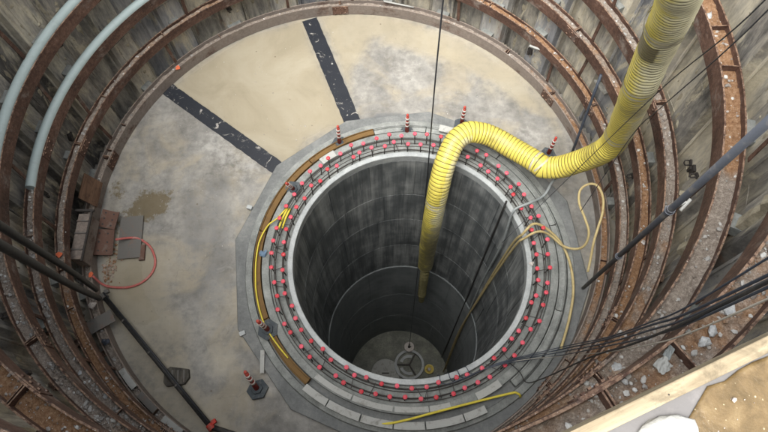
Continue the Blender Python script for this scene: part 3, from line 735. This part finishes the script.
def duct_sec(s0, s1):
    n = max(2, int((s1 - s0) / PITCH)); pt = (s1 - s0) / n; b = MB(); at_ = []
    up = Vector((0, 0, 1)); rings = []
    for i in range(n * SUB + 1):
        s = s0 + pt * i / SUB; c = d_at(s); t = (d_at(min(total, s + .06)) - d_at(max(0, s - .06))).normalized()
        up = duct_sec.up; up = (up - t * up.dot(t)).normalized(); duct_sec.up = up; bi = t.cross(up)
        ph = (i % SUB) / SUB; bulge = sin(pi * ph) if ph else 0
        curv = (d_at(min(total, s + .15)) - 2 * c + d_at(max(0, s - .15)))
        rb_ = RD * (.985 + .026 * bulge) * (1 - .1 * max(0, min(1, (cuts[2] - s) / 1.5)))
        for q in range(NS):
            a = 2 * pi * q / NS; dirn = up * cos(a) + bi * sin(a)
            sq = 1 + .05 * noise.noise((cos(a) * 1.3, sin(a) * 1.3, s * 1.7)) + .022 * noise.noise((cos(a) * 4, sin(a) * 4, s * 9))
            ins = dirn.dot(curv); sq -= max(0, ins) * 4.5 * (1 + .5 * noise.noise((s * 9, a, 1))) * (1 - bulge) * .5
            p_ = c + dirn * rb_ * sq
            b.v.append(p_)
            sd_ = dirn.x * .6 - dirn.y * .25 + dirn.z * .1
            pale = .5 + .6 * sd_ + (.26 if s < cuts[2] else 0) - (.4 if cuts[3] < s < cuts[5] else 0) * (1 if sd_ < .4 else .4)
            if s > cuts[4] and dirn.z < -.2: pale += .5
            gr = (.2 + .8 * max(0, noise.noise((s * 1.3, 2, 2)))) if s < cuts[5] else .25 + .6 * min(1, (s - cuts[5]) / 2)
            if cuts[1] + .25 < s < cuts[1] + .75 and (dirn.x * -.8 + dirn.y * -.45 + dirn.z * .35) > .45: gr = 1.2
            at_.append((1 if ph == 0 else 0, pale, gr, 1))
    m = n * SUB + 1
    for i in range(m - 1):
        for q in range(NS): l = (q + 1) % NS; b.f.append((i * NS + q, i * NS + l, (i + 1) * NS + l, (i + 1) * NS + q))
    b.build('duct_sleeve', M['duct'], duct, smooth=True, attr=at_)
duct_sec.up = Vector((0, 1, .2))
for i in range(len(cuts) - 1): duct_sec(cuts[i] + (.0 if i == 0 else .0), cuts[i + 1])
for i, s in enumerate(cuts[1:]):
    for d_ in ((-.05, .05) if i < 5 else (-.03,)):
        c = d_at(max(0, s + d_)); t = (d_at(min(total, s + d_ + .02)) - d_at(s + d_ - .02)).normalized()
        b = MB(); b.tube([c - t * .018, c + t * .018], RD * 1.035, 32, caps=False); b.tube([c + t * .018, c - t * .018], RD * 1.01, 32, caps=False)
        b.build('clamp_band', M['band'], duct, smooth=True)
tail = MB(); tp = spline([(1.79, .56, -5.0), (1.80, .5, -6.0), (1.82, .56, -7.2), (1.84, .5, -8.6)], .05)
rr_ = [(.11 + .025 * sin(i * 1.3) * (1 if i * .05 < 3 else .3)) * (1 if i * .05 < 3.2 else .8) for i in range(len(tp))]
tail.tube(tp, rr_, 14); tail.build('torn_tail', m_paint('grimy_duct_lining', lin(112, 106, 72), .8, lin(50, 50, 44), .7, 5), duct, smooth=True)

# ------------------------------------------------------------------ hoses, cables, pipes
def hose(name, pts, r, mat, label, cat, step=.05, n=8, group=None, sm=True):
    b = MB(); b.tube(spline(pts, step) if sm else pts, r, n); o = b.build(name, M[mat], smooth=True); return tag(o, label, cat, group)
hose('crane_rope', [(1.45, .3, 14), (1.46, .48, 5), (1.60, .95, -1), (1.64, .7, -8), (1.62, .21, -14.45)], .011, 'wire', 'thin black crane rope dropping straight through the middle of the shaft', 'rope', .5)
# big blue-grey pipe at right
t = empty('inclined_pipe', (4.2, -1.66, .3), label='thick blue-grey steel pipe slanting from upper right down to the floor edge', cat='pipe')
P0, P1 = Vector((0, 0, 0)), Vector((2.62, -3.10, 9.4)) - Vector((4.2, -1.66, .3)); P1 = Vector((-1.68, -1.53, 10.08))
b = MB(); b.tube([P0, P1], .031, 16); b.build('pipe', M['bluepipe'], t, smooth=True)
for u in (.52, .78, .3):
    c = P1 * u; d_ = P1.normalized(); b = MB(); b.tube([c - d_ * .06, c + d_ * .06], .038, 16); b.tube([c - d_ * .01, c + d_ * .01], .046, 16); b.build('coupling', M['bluepipe'], t)
c = P1 * .52; b = MB(); b.box(c + Vector((.09, .06, -.02)), (.16, .04, .05), rz=.5); b.cyl(c + Vector((.12, .02, -.05)), c + Vector((.2, .1, .02)), .015, 8); b.build('clamp_bolt', M['board'], t)
# black hoses / pipe at left
hose('black_hose', [(-1.55, -3.2, 9.4), (-2.7, -2.56, 5.5), (-3.55, -2.08, 2.7), (-4.25, -1.72, .5)], .043, 'black', 'upper of two thick black hoses slanting down at the left', 'hose', .2, 12, 'black hoses at left')
hose('black_hose', [(-1.35, -3.45, 9.4), (-2.66, -2.74, 5.4), (-3.5, -2.28, 2.7), (-4.2, -1.86, .45)], .048, 'black', 'lower of two thick black hoses slanting down at the left', 'hose', .2, 12, 'black hoses at left')
t = empty('black_pipe', (-4.25, -1.75, .13), label='straight black pipe lying diagonally across the floor at lower left', cat='pipe')
q0, q1, q2 = Vector((0, 0, .05)), Vector((2.14, -2.19, .02)), Vector((2.62, -2.33, .05))
b = MB(); b.tube([q0, q1], .045, 14); b.build('pipe', M['black'], t, smooth=True)
b = MB(); b.tube([q0 + Vector((.01, .05, .07)), q0.lerp(q1, .98) + Vector((.02, .02, .075))], .014, 8); b.build('cable', M['wire'], t, smooth=True)
for u in (0, 1.0):
    c = q0.lerp(q1, u); d_ = (q1 - q0).normalized(); b = MB(); b.tube([c - d_ * .05, c + d_ * .05], .065, 14); b.box(c + Vector((.05, .08, .03)), (.07, .07, .07), .6); b.build('coupler', M['orange' if u else 'steel'], t)
b = MB(); b.tube([q1, q2], .045, 14); b.build('end_pipe', M['black'], t, smooth=True)
for u in (.2, .45, .7):
    c = q0.lerp(q1, u); d_ = (q1 - q0).normalized(); b = MB(); b.tube([c - d_ * .012, c + d_ * .012], .05, 14); b.build('strap', M['steel'], t)
# cable bundle lower right
CB = [[(2.72, -3.6, 8.2), (2.85, -3.57, 6.5), (2.97, -3.47, 5.55), (3.23, -3.23, 3.75), (3.56, -2.79, .9)],
      [(2.4, -3.86, 8.7), (2.69, -3.69, 6.8), (2.88, -3.54, 5.75), (3.19, -3.27, 3.85), (3.56, -2.82, .87)],
      [(2.26, -3.94, 8.8), (2.58, -3.77, 7.0), (2.79, -3.62, 5.95), (3.11, -3.35, 4.05), (3.55, -2.86, .84)],
      [(2.06, -4.05, 8.9), (2.43, -3.87, 7.3), (2.63, -3.74, 6.3), (3.0, -3.44, 4.35), (3.5, -2.92, .84)]]
cl = ['top', 'second', 'third', 'lowest']
for i, cb in enumerate(CB):
    e1 = Vector((2.62 - .03 * i, -2.98 - .02 * i, .62)); e2 = Vector((2.1 - .1 * i, -3.04 - .01 * i, .5)); ea = R(-64 - 4 * i); e2 = Vector(pol(2.28, ea, .46, HX, HY)); e3 = Vector(pol(2.09, ea - .03, .30, HX, HY)); e4 = Vector(pol(2.04, ea - .04, -2.2, HX, HY))
    hose('electric_cable', cb + [e1, e2, e3, e4], [.007, .009, .008, .007][i], 'bcable', cl[i] + ' of the blue-black cables sweeping in from the right edge to the hole rim', 'cable', .06, 8, 'cables at lower right')
hose('thin_black_cable', [(2.15, -3.99, 8.8), (2.42, -3.86, 7.25), (2.6, -3.74, 6.0), (2.85, -3.54, 4.3), (3.05, -3.36, 1.5), (3.0, -3.3, .6), (2.95, -3.1, .36), (2.75, -2.9, .35)], .009, 'black', 'single thin black cable below the bundle, running down to the yellow hose end', 'cable')
hose('white_rope', [(1.9, -4.15, 8.9), (2.12, -4.05, 7.9), (2.39, -3.9, 6.85), (2.85, -3.57, 4.75), (3.46, -2.96, 1.0), (3.0, -2.95, .65), (2.55, -3.0, .55)], .004, 'wrope', 'thin white twisted rope along the black cables at lower right', 'rope')
hose('thin_wire', [(2.9, -2.2, 9.3), (3.21, -1.85, 7.5), (3.75, -.81, 5.0), (3.73, -.2, 1.6), (2.8, -.9, .55)], .006, 'wire', 'upper of two thin wires crossing the yellow duct from the upper right corner', 'wire', .3, 6, 'thin wires at upper right')
hose('thin_wire', [(2.9, -2.3, 9.3), (3.21, -1.93, 7.5), (3.71, -1.04, 5.0), (3.95, -.62, 3.7), (4.1, -.5, 1.)], .006, 'wire', 'lower of two thin wires crossing from the upper right corner to the duct', 'wire', .3, 6, 'thin wires at upper right')
hose('duct_tether', [(3.0, -1.0, 8.2), (3.6, -.6, 6.6), (4.03, -.18, 5.4), (3.95, -.22, 4.9)], .012, 'ghose', 'grey tether rope clipped beside the yellow duct at the top right', 'rope')
hose('cream_hose', [(3.08, -.75, -14.8), (3.1, -.42, -9), (3.12, -.5, -4), (3.12, -.67, -.3), (3.2, -.71, .5), (3.35, -.58, .62), (3.56, -.57, .5), (3.83, -.72, .33), (4, -.93, .2), (4.08, -1.27, .16), (4.06, -1.71, .16), (3.92, -2.21, .16), (3.72, -2.69, .2)],
     .024, 'cream', 'cream hose rising from the hole and running down the right side of the collar', 'hose', .06, 10, 'cream hoses from the hole')
hose('cream_hose', [(3.0, -.85, -14.8), (3.02, -.5, -9), (3.08, -.6, -4), (3.13, -.76, -.2), (3.24, -.78, .48), (3.44, -.72, .62), (3.68, -.72, .45), (3.92, -.89, .35), (4.13, -.97, .4), (4.23, -.97, .6), (4.26, -.82, .8), (4.19, -.58, .9), (4.13, -.3, .9), (4.18, -.05, .9),
     (4.31, .02, 1), (4.46, -.02, 1), (4.52, -.25, 1), (4.47, -.53, 1), (4.39, -.77, .9), (4.32, -.99, .8), (4.3, -1.21, .6), (4.25, -1.43, .5)], .022, 'cream', 'cream hose rising from the hole and making a tall loop under the duct', 'hose', .05, 10, 'cream hoses from the hole')
hose('grey_hose', [(3.95, .35, .75), (3.84, .33, .5), (3.69, .11, .34), (3.38, -.11, .5), (3.18, -.19, .5), (3.06, -.27, .35), (3.08, -.4, -1), (3.1, -.3, -4), (3.12, -.4, -9), (3.15, -.5, -14.9)], .024, 'ghose', 'pale grey hose coming from under the duct over the rim into the hole', 'hose', .06, 10)
hose('riser_pipe', [(2.96, -.06, .45), (3.0, -.1, -7), (2.98, -.2, -15.1)], .02, 'black', 'dark pipe fixed down the right side of the deep shaft', 'pipe', .5, 10)
hose('yellow_hose', [(-1.08, -.1, .3), (-1.12, -.19, .36), (-1.25, -.33, .33), (-1.41, -.46, .31), (-1.54, -.74, .29), (-1.58, -1.05, .275), (-1.57, -1.4, .265), (-1.53, -1.71, .265), (-1.43, -2.07, .265), (-1.3, -2.35, .265), (-1.1, -2.62, .265), (-.9, -2.85, .265)],
     .014, 'yhose', 'thin yellow hose lying along the left side of the ochre channel', 'hose', .05, 8, None)
hose('yellow_hose', [(2.98, -3.46, .14), (2.96, -3.48, .2), (2.93, -3.45, .3), (2.87, -3.42, .3), (2.45, -3.51, .29), (1.95, -3.63, .3), (1.46, -3.75, .295), (1.06, -3.85, .29), (.73, -3.9, .25), (.4, -3.86, .2)], .02, 'yhose', 'bright yellow hose lying across the bottom of the collar', 'hose')
hose('red_hose', [(-4.2, -.7, .25), (-3.99, -.61, .1), (-3.84, -.62, .05), (-3.63, -.77, .03), (-3.5, -1.03, .03), (-3.52, -1.26, .03), (-3.68, -1.45, .03), (-3.91, -1.54, .03), (-4.21, -1.54, .04), (-4.37, -1.5, .1), (-4.45, -1.42, .32)], .022, 'red', 'faded red hose looped on the floor beside the left wall', 'hose', .05, 10)
hose('vertical_post', [(4.38, 1.52, 2.1), (4.40, 1.12, .02)], .025, 'bcable', 'dark post standing by the wall just above the duct at upper right', 'post', .5, 10)
hose('white_rod', [(3.55, 3.0, 1.02), (4.15, 2.72, 1.02)], .022, 'board', 'pale rod sticking out of the second ring beam at upper right', 'rod', .5, 8, None)
hose('white_rod', [(.72, 4.74, .36), (1.36, 4.62, .30)], .018, 'board', 'pale rod lying along the lowest ring beam at the top centre', 'rod', .5, 8, None)

# ------------------------------------------------------------------ delineator posts
def make_delin(base=True):
    t = empty('delineator_post', (0, 0, 0))
    b = MB(); hp = [(.19 * cos(pi / 3 * i), .19 * sin(pi / 3 * i)) for i in range(6)]
    b.prism(hp, 0, .045); b.prism([(x * .55, y * .55) for x, y in hp], .045, .085)
    b.build('rubber_base', M['hexb'], t, bevel=.008)
    b = MB(); b.tube([(0, 0, .08), (0, 0, .5), (0, 0, .66), (0, 0, .7)], [.046, .038, .034, .026], 14); b.build('post', M['orange'], t, smooth=True)
    b = MB(); b.tube([(0, 0, .7), (0, 0, .73), (.0, 0, .76)], [.02, .032, .02], 10); b.build('top_knob', M['orange'], t, smooth=True)
    for z in (.3, .44, .57):
        b = MB(); b.tube([(0, 0, z), (0, 0, z + .06)], .0465, 14); b.build('reflective_band', M['white'], t, smooth=True)
    return t
d0 = make_delin()
DL = [((-1.42, -3.34, .0), 'orange-white delineator post on a hexagonal base standing on the floor below left of the collar', (-.28, -.05, .2)),
      ((-1.28, -2.36, .2), 'orange-white delineator post on a hexagonal base, standing on the lower left of the collar', (0, -.05, .5)),
      ((1.17, 1.58, .14), 'orange-white delineator post at the top of the collar, left of the black rope', (0, 0, 1)),
      ((2.27, 1.80, .06), 'orange-white delineator post rising just behind the top of the yellow duct bend', (0, 0, .3)),
      ((3.95, 1.15, .0), 'orange-white delineator post on the floor right of the duct bend, near the wall', (0, 0, .8)),
      ((-.16, 1.33, .15), 'orange-white delineator post at the upper left of the collar beside the ochre channel', (0, .03, .1)),
      ((-1.0, .33, .2), 'leaning orange-white delineator post at the left of the collar above the yellow straps', (.15, -.25, .9))]
for i, (loc, lab, rot) in enumerate(DL):
    o = d0 if i == 0 else copy_tree(d0); o.location = loc; o.rotation_euler = rot; tag(o, lab, 'delineator', 'delineator posts round the hole')
    if i > 1: o.scale = (.85, .85, .9)

# ------------------------------------------------------------------ small things
t = empty('timber_block', (-2.82, -3.12, .0), label='dark timber block lying under the black pipe on the floor', cat='block')
b = MB(); b.prism([(-.2, -.1), (-.14, -.17), (.16, -.13), (.23, -.02), (.2, .12), (-.12, .16), (-.2, .08)], .0, .085); o = b.build('block', M['darkwood'], t, bevel=.006)
for q in range(3): b = MB(); b.box((-.06 + q * .1, 0, .09), (.02, .2, .012), .1); b.build('rib', M['steel'], t)
o = tag(MB().box((0, 0, .03), (.07, .38, .03)).build('pale_batten', M['board']), 'short pale batten leaning on the edge of the collar base at lower left', 'batten'); o.location = (-1.36, -2.88, .08); o.rotation_euler = (0.15, 0, .03)
# rusty plates pile at left
t = empty('steel_plate', (-4.02, -.58, .06), label='flat grey steel plate lying on the floor by the left wall, red hose behind it', cat='plate')
b = MB(); b.box((0, 0, 0), (.42, .84, .016), .08); b.build('plate', M['steel'], t)
b = MB(); b.box((.26, -.3, -.02), (.1, .3, .05), .08); b.build('edge_angle', M['rustp'], t)
for q, (x, y, rz, sx, sy, lab) in enumerate([(-4.45, -.72, .1, .34, .5, 'rusty perforated plate leaning against the lowest ring beam, nearest the coil'),
                                            (-4.42, -.28, -.1, .3, .34, 'upper rusty perforated plate by the left wall, above the grey plate')]):
    t = empty('perforated_plate', (x, y, .17 + .03 * q)); tag(t, lab, 'plate', 'rusty perforated plates'); t.rotation_euler = (.05, .38, rz)
    b = MB(); b.box((0, 0, 0), (sx, sy, .014)); b.build('plate', M['rustp'], t)
    b = MB(); b.box((sx / 2 - .01, 0, .03), (.014, sy, .06)); b.build('upturned_edge', M['rustp'], t)
    for u in range(3):
        for v_ in range(2):
            b = MB(); b.revolve([(.001, .0075), (.018, .0075), (.018, .0085), (.001, .0085)], n=8); o = b.build('bolt_hole', M['rebar'], t); o.location = (-.08 + v_ * .14, -sy / 3 + u * sy / 3, 0)
# loose offcuts by the plates
rs = random.Random(21); b = MB()
for q in range(160):
    x, y = rs.gauss(-4.35, .09), rs.gauss(-1.15, .2)
    if hypot(x, y) > 4.6: continue
    s_ = rs.uniform(.008, .03); b.stone((x, y, .01 + s_ * .3), (s_ * 1.3, s_, s_ * .6), rs)
tag(b.build('debris', M['rubble'], attr=[(.9, .2 * (i // 12 % 3), .5, 1) for i in range(len(b.v))]), 'brown crumbs and chips beside the rusty plates at left', 'debris', kind='stuff')
def loose(label, cat, seed, cx_, cy_, sx, sy, n, zf, mat='rubble', smin=.006, smax=.02, ru=.2):
    rs = random.Random(seed); b = MB(); at_ = []
    for q in range(n):
        x, y = rs.gauss(cx_, sx), rs.gauss(cy_, sy)
        if hypot(x, y) > 4.58 or hypot(x - HX, y - HY) < 3.3: continue
        s_ = smin + (smax - smin) * rs.random() ** 3; o = len(b.v); b.stone((x, y, zf + s_ * .3), (s_ * 1.3, s_, s_ * .6), rs); at_ += [(ru, rs.random() * .6, rs.random(), 1)] * (len(b.v) - o)
    tag(b.build('debris', M[mat], attr=at_), label, cat, kind='stuff')
loose('scattered small chips over the grey slab floor', 'debris', 33, -1.5, 0, 3.0, 3.0, 900, .004, smax=.012)
# coil of wire
t = empty('wire_coil', (-4.72, -1.1, .42), label='small coil of bright wire lying in the lowest ring beam at left', cat='wire coil')
for q in range(6):
    rs = random.Random(60 + q); r = .11 + rs.uniform(-.03, .03); b = MB(); dx, dy = rs.uniform(-.015, .015), rs.uniform(-.015, .015)
    b.tube([(dx + r * cos(a * .3), dy + r * sin(a * .3), .012 * q + .01 * sin(a)) for a in range(22)], .005, 5); b.build('loop', M['lip'], t)
def crumple(name, loc, size, mat, label, cat, seed):
    rs = random.Random(seed); b = MB(); b.stone((0, 0, 0), (size, size * .8, size * .35), rs); b.stone((size * .5, size * .3, .01), (size * .6, size * .5, size * .3), rs); b.stone((-size * .5, .2 * size, 0), (size * .5, size * .6, size * .25), rs)
    o = b.build(name, M[mat]); o.location = loc; return tag(o, label, cat)
crumple('crumpled_paper', (-4.34, -1.96, .36), .075, 'white', 'crumpled white paper by the end of the black hoses at left', 'paper', 1)
crumple('rag', (-1.47, -.99, .27), .085, 'rag', 'blue-grey rag lying on the left side of the collar', 'rag', 2)
crumple('white_scrap', (3.35, -1.2, .27), .045, 'white', 'small white scrap on the right of the rim between the rebars', 'scrap', 3)
crumple('blue_bundle', (-4.0, -2.6, .33), .08, 'bcable', 'dark blue bundle lying in the lowest ring beam at lower left', 'bundle', 4)
o = tag(MB().box((0, 0, 0), (.56, .24, .016), .0).build('steel_plate', M['steel']), 'small grey plate laid across the lowest ring beam left of the black pipe', 'plate', 'loose steel plates'); o.location = (-4.2, -2.27, .32); o.rotation_euler = (0, 0, .55)
# plywood sheet and box panel at left between the rings
t = empty('plywood_sheet', (-4.70, .17, .52), label='brown plywood sheet standing between the two lowest ring beams at left', cat='sheet')
b = MB(); b.box((0, 0, 0), (.02, .5, .44)); b.build('sheet', M['ply'], t); t.rotation_euler = (0, -.35, -.02)
t = empty('service_box', (-4.60, -.82, .55), label='grey grimy box panel with a dark top frame between the lowest ring beams at left', cat='box')
b = MB(); b.box((0, 0, 0), (.2, .85, .38)); b.build('panel', M['beam_dusty'], t, bevel=.006)
b = MB(); b.box((.0, .48, .2), (.34, .04, .05)); b.build('top_frame', M['rebar'], t)
b = MB(); b.box((.13, 0, .2), (.03, .92, .04)); b.build('side_frame', M['rebar'], t)
for yy in (-.25, .05, .28): b = MB(); b.box((.0, yy, .205), (.2, .02, .02)); b.build('rib', M['steel'], t)
# things leaning in the rings upper right
o = tag(MB().box((0, 0, 0), (.1, .85, .04)).build('timber_board', M['pack']), 'pale board lying behind the second ring beam left of the yellow duct', 'board'); o.location = (4.62, 2.13, 1.22); o.rotation_euler = (0, 0, R(24))
# curved offcut boards on the lowest ring, lower left
for q, (a, w_) in enumerate([(-138, .34), (-131.5, .42), (-124.5, .3)]):
    b = MB().revolve([(4.715, .285), (4.82, .285), (4.82, .3), (4.715, .3)], R(a - 2.4), R(a + 2.4), 6); o = tag(b.build('offcut_board', M['board' if q != 1 else 'steel']), ['pale board strip on the lowest ring beam nearest the small plate', 'grey board strip in the middle of three on the lowest ring beam', 'pale board strip on the lowest ring beam nearest the bottom edge'][q], 'board', 'board strips on the lowest ring')
# yellow straps
for q, (p0, p1, lab) in enumerate([((-1.06, -.12, .33), (-1.22, -.52, .28), 'left yellow strap hanging over the rebars on the left of the collar'), ((-1.02, -.14, .33), (-1.15, -.5, .28), 'right yellow strap hanging over the rebars on the left of the collar')]):
    b = MB(); P = spline([p0, Vector(p0).lerp(Vector(p1), .5) + Vector((0, 0, .04)), p1], .05); b.tube(P, .02, 6); tag(b.build('yellow_strap', M['yhose'], smooth=True), lab, 'strap', 'yellow straps')
# orange paint marks
for (x, y, z, lab) in [(-3.55, 3.09, .283, 'orange paint blob on the lowest ring beam above the long rubber strip'), (-4.51, -1.38, .283, 'orange paint blob on the lowest ring beam by the red hose end'), (-4.62, -1.32, 1.2, 'orange paint blob on the second ring beam above the coil')]:
    rs = random.Random(int(x * 100)); b = MB(); k = 9; b.prism([(x + .055 * rs.uniform(.6, 1.2) * cos(2 * pi * i / k), y + .055 * rs.uniform(.6, 1.2) * sin(2 * pi * i / k)) for i in range(k)], z - .004, z + .004)
    tag(b.build('paint_mark', M['opaint']), lab, 'paint mark', 'orange paint marks')

# broken pieces of concrete big enough to tell apart
RK = [((-4.25, -2.33, 2.0), (.07, .06, .05), 'smooth pale stone on the third ring beam left of the black hoses'),
      ((-4.68, -.88, 1.1), (.06, .05, .045), 'round pale stone on the second ring beam at mid left'),
      ((-3.47, -3.36, 2.02), (.055, .05, .04), 'larger pale stone in the third ring beam near the bottom left'),
      ((-3.05, -3.66, 2.03), (.05, .05, .04), 'pale stone in the third ring beam right of its neighbour at the bottom left'),
      ((2.97, -3.70, 4.66), (.075, .07, .05), 'largest pale chunk lying in the fifth ring beam under the cables'),
      ((2.71, -3.89, 4.66), (.055, .045, .04), 'pale chunk in the fifth ring beam right of the smaller one at its end'),
      ((2.56, -3.95, 4.66), (.045, .04, .035), 'small pale chunk in the fifth ring beam nearest the bottom edge'),
      ((3.15, -3.58, 6.40), (.055, .06, .045), 'bluish chunk in the sixth ring beam right under the black cables'),
      ((3.01, -3.73, 6.40), (.06, .035, .03), 'long pale chunk in the middle of the sixth ring beam'),
      ((2.94, -3.80, 6.40), (.055, .045, .045), 'bluish chunk in the sixth ring beam beside the outer flange'),
      ((2.24, -4.16, 6.40), (.045, .03, .03), 'pale flat chunk in the sixth ring beam touching the timber plank'),
      ((2.37, -4.06, 6.40), (.025, .025, .02), 'small grey stone in the sixth ring beam beside its inner flange'),
      ((4.72, .49, 4.66), (.06, .05, .04), 'pale stone on the fifth ring beam at the top right')]
for i, (loc, sz, lab) in enumerate(RK):
    rs = random.Random(300 + i); b = MB(); b.stone((0, 0, 0), sz, rs); o = b.build('broken_stone', M['stone']); o.location = (loc[0], loc[1], loc[2] + .01)
    sb = o.modifiers.new('sub', 'SUBSURF'); sb.subdivision_type = 'SIMPLE'; sb.levels = 2; sb.render_levels = 2
    tx = bpy.data.textures.new('rough', 'CLOUDS'); tx.noise_scale = .03; dm = o.modifiers.new('disp', 'DISPLACE'); dm.texture = tx; dm.strength = .012
    tag(o, lab, 'stone', 'broken concrete pieces in the ring beams')
# crumpled foil sheet and greenish flakes in the sixth ring
def sheet(name, loc, sx, sy, mat, label, cat, seed, rz=0):
    b = MB(); n = 6; rs = random.Random(seed)
    for i in range(n + 1):
        for j in range(n + 1): b.v.append(((i / n - .5) * sx * rs.uniform(.85, 1.1), (j / n - .5) * sy * rs.uniform(.85, 1.1), .004 * rs.uniform(-1, 1.4)))
    for i in range(n):
        for j in range(n): k = i * (n + 1) + j; b.f.append((k, k + n + 1, k + n + 2, k + 1))
    o = b.build(name, M[mat]); so_ = o.modifiers.new('th', 'SOLIDIFY'); so_.thickness = .003; o.location = loc; o.rotation_euler = (.05, .05, rz); return tag(o, label, cat)
sheet('plastic_scrap', (2.62, -3.96, 6.45), .11, .09, 'board', 'crumpled grey plastic scrap in the sixth ring beam above the plank', 'scrap', 4, .6)
sheet('plastic_scrap', (2.69, -3.86, 6.44), .13, .05, 'ghose', 'greenish-grey torn flake in the sixth ring beam near its inner flange', 'scrap', 5, .9)

# ------------------------------------------------------------------ boarded platform at the camera's edge
plat = empty('edge_platform', (1.6, -4.4, 9.14), label='muddy wet boarded platform edged by a pale timber plank at the lower right', cat='platform')
d_ = Vector((.46, .20, 0)).normalized(); nrm = Vector((d_.y, -d_.x, 0))     # nrm points outward from the shaft
ang = atan2(d_.y, d_.x); c0_ = Vector((1.41, -4.43, 9.2))
def pbox(name, mat, along0, along1, off0, off1, z0, z1, bev=0):
    c = d_ * (along0 + along1) / 2 + nrm * (off0 + off1) / 2; b = MB(); b.box((0, 0, 0), (along1 - along0, off1 - off0, z1 - z0)); o = b.build(name, M[mat], plat, bevel=bev)
    o.location = c0_ + c + Vector((0, 0, (z0 + z1) / 2 - 9.2)) - plat.location; o.rotation_euler.z = ang; return o
pbox('edge_plank', 'plank', -1.2, 2.2, 0, .031, 9.08, 9.20, .003)
pbox('plastic_strip', 'lav', -1.2, 2.2, .032, .16, 9.10, 9.165)
b = MB(); n, m = 60, 24; L0, L1 = -.2, 2.2
for i in range(n + 1):
    u = L0 + (L1 - L0) * i / n
    edge = .038 + max(0, .085 - u) * .5 + .014 * noise.noise((u * 22, 1, 0)) + .008 * noise.noise((u * 60, 2, 0))
    edge = max(.036, edge)
    for j in range(m + 1):
        v_ = edge + (1.4 - edge) * (j / m) ** 2; p_ = c0_ + d_ * u + nrm * v_
        b.v.append((p_.x - plat.location.x, p_.y - plat.location.y, 9.171 + .0025 * noise.noise((u * 9, v_ * 9, 4)) + (0 if j else -.004) - plat.location.z))
for i in range(n):
    for j in range(m): k = i * (m + 1) + j; b.f.append((k, k + 1, k + m + 2, k + m + 1))
b.build('wet_mud', M['plywet'], plat, smooth=True)
pbox('deck_board', 'ply', -1.2, 2.2, .161, 1.5, 9.125, 9.163)
for q in (-.9, 0., .9, 1.8): pbox('joist', 'darkwood', q, q + .08, .1, 1.5, 9.0, 9.098)
b = MB(); rs = random.Random(8); n, m = 22, 8
for i in range(m + 1):
    t_ = i / m
    for j in range(n):
        a = 2 * pi * j / n; e = 1 + .18 * noise.noise((cos(a) * 2, sin(a) * 2, 5)) + .06 * rs.uniform(-1, 1)
        rr0 = cos(t_ * pi / 2) ** .6 if i < m else .02; b.v.append((.075 * e * rr0 * cos(a), .05 * e * rr0 * sin(a), .025 * sin(t_ * pi / 2)))
for i in range(m):
    for j in range(n): l = (j + 1) % n; b.f.append((i * n + j, i * n + l, (i + 1) * n + l, (i + 1) * n + j))
b.f.append(tuple(range(m * n, (m + 1) * n)))
o = tag(b.build('foam_lump', M['foam'], smooth=True), 'bright white foam lump lying on the platform at the bottom edge', 'foam'); o.location = c0_ + d_ * -.06 + nrm * .10 + Vector((0, 0, -.035)); o.rotation_euler.z = ang

# grout-covered vertical timbers against the piles at the right
for (a, z0, z1, w_, lab) in [(-12.8, 2.0, 3.0, .10, 'white grout-covered timber upright between the fourth and fifth ring beams at right'),
                             (-27.2, 4.76, 6.2, .16, 'broad grout-whitened timber upright below the sixth ring beam near the right edge'),
                             (-24, 3.2, 4.4, .12, 'grout-whitened timber upright crossed by the blue-grey pipe at right')]:
    b = MB(); n = 14; rs = random.Random(int(z0 * 10))
    for i in range(n + 1):
        z = z0 + (z1 - z0) * i / n; ww = w_ * (1 + .25 * rs.uniform(-1, 1)); dd = .1 + .03 * rs.uniform(-1, 1)
        for (y, x) in ((-ww / 2, 0), (-ww * .4, -dd), (ww * .4, -dd * .9), (ww / 2, 0)): b.v.append((x, y, z - z0))
    for i in range(n):
        for q in range(4): l = (q + 1) % 4; b.f.append((i * 4 + q, i * 4 + l, (i + 1) * 4 + l, (i + 1) * 4 + q))
    b.f += [(0, 3, 2, 1), (n * 4, n * 4 + 1, n * 4 + 2, n * 4 + 3)]
    o = b.build('timber_upright', M['grout']); o.location = pol(5.02, R(a), z0); o.rotation_euler.z = R(a); tag(o, lab, 'timber')

rs = random.Random(91); b = MB(); at_ = []
for q in range(150):
    u = rs.uniform(-.1, .7); v_ = rs.uniform(.06, .6)
    if v_ < .06 + max(0, .10 - u) * .4: continue
    p_ = c0_ + d_ * u + nrm * v_; s_ = .0012 + .006 * rs.random() ** 4; o = len(b.v)
    b.stone((p_.x, p_.y, 9.172 + s_ * .3), (s_ * 1.2, s_, s_ * .7), rs); at_ += [(.6, .4, rs.random(), 1)] * 12
tag(b.build('pebbles', M['rubble'], attr=at_), 'grit and tiny pebbles in the brown mud of the edge platform', 'pebbles', kind='stuff')
for u in (-.3, -.02, .31, .62):
    b = MB(); b.revolve([(.0005, 9.2), (.0018, 9.2), (.0018, 9.201), (.0005, 9.2022)], n=10); b.v = [(x, y, z - 9.2) for x, y, z in b.v]
    o = b.build('nail_head', M['rebar'], plat); o.location = c0_ + d_ * u + nrm * .019 - plat.location + Vector((0, 0, .0004))
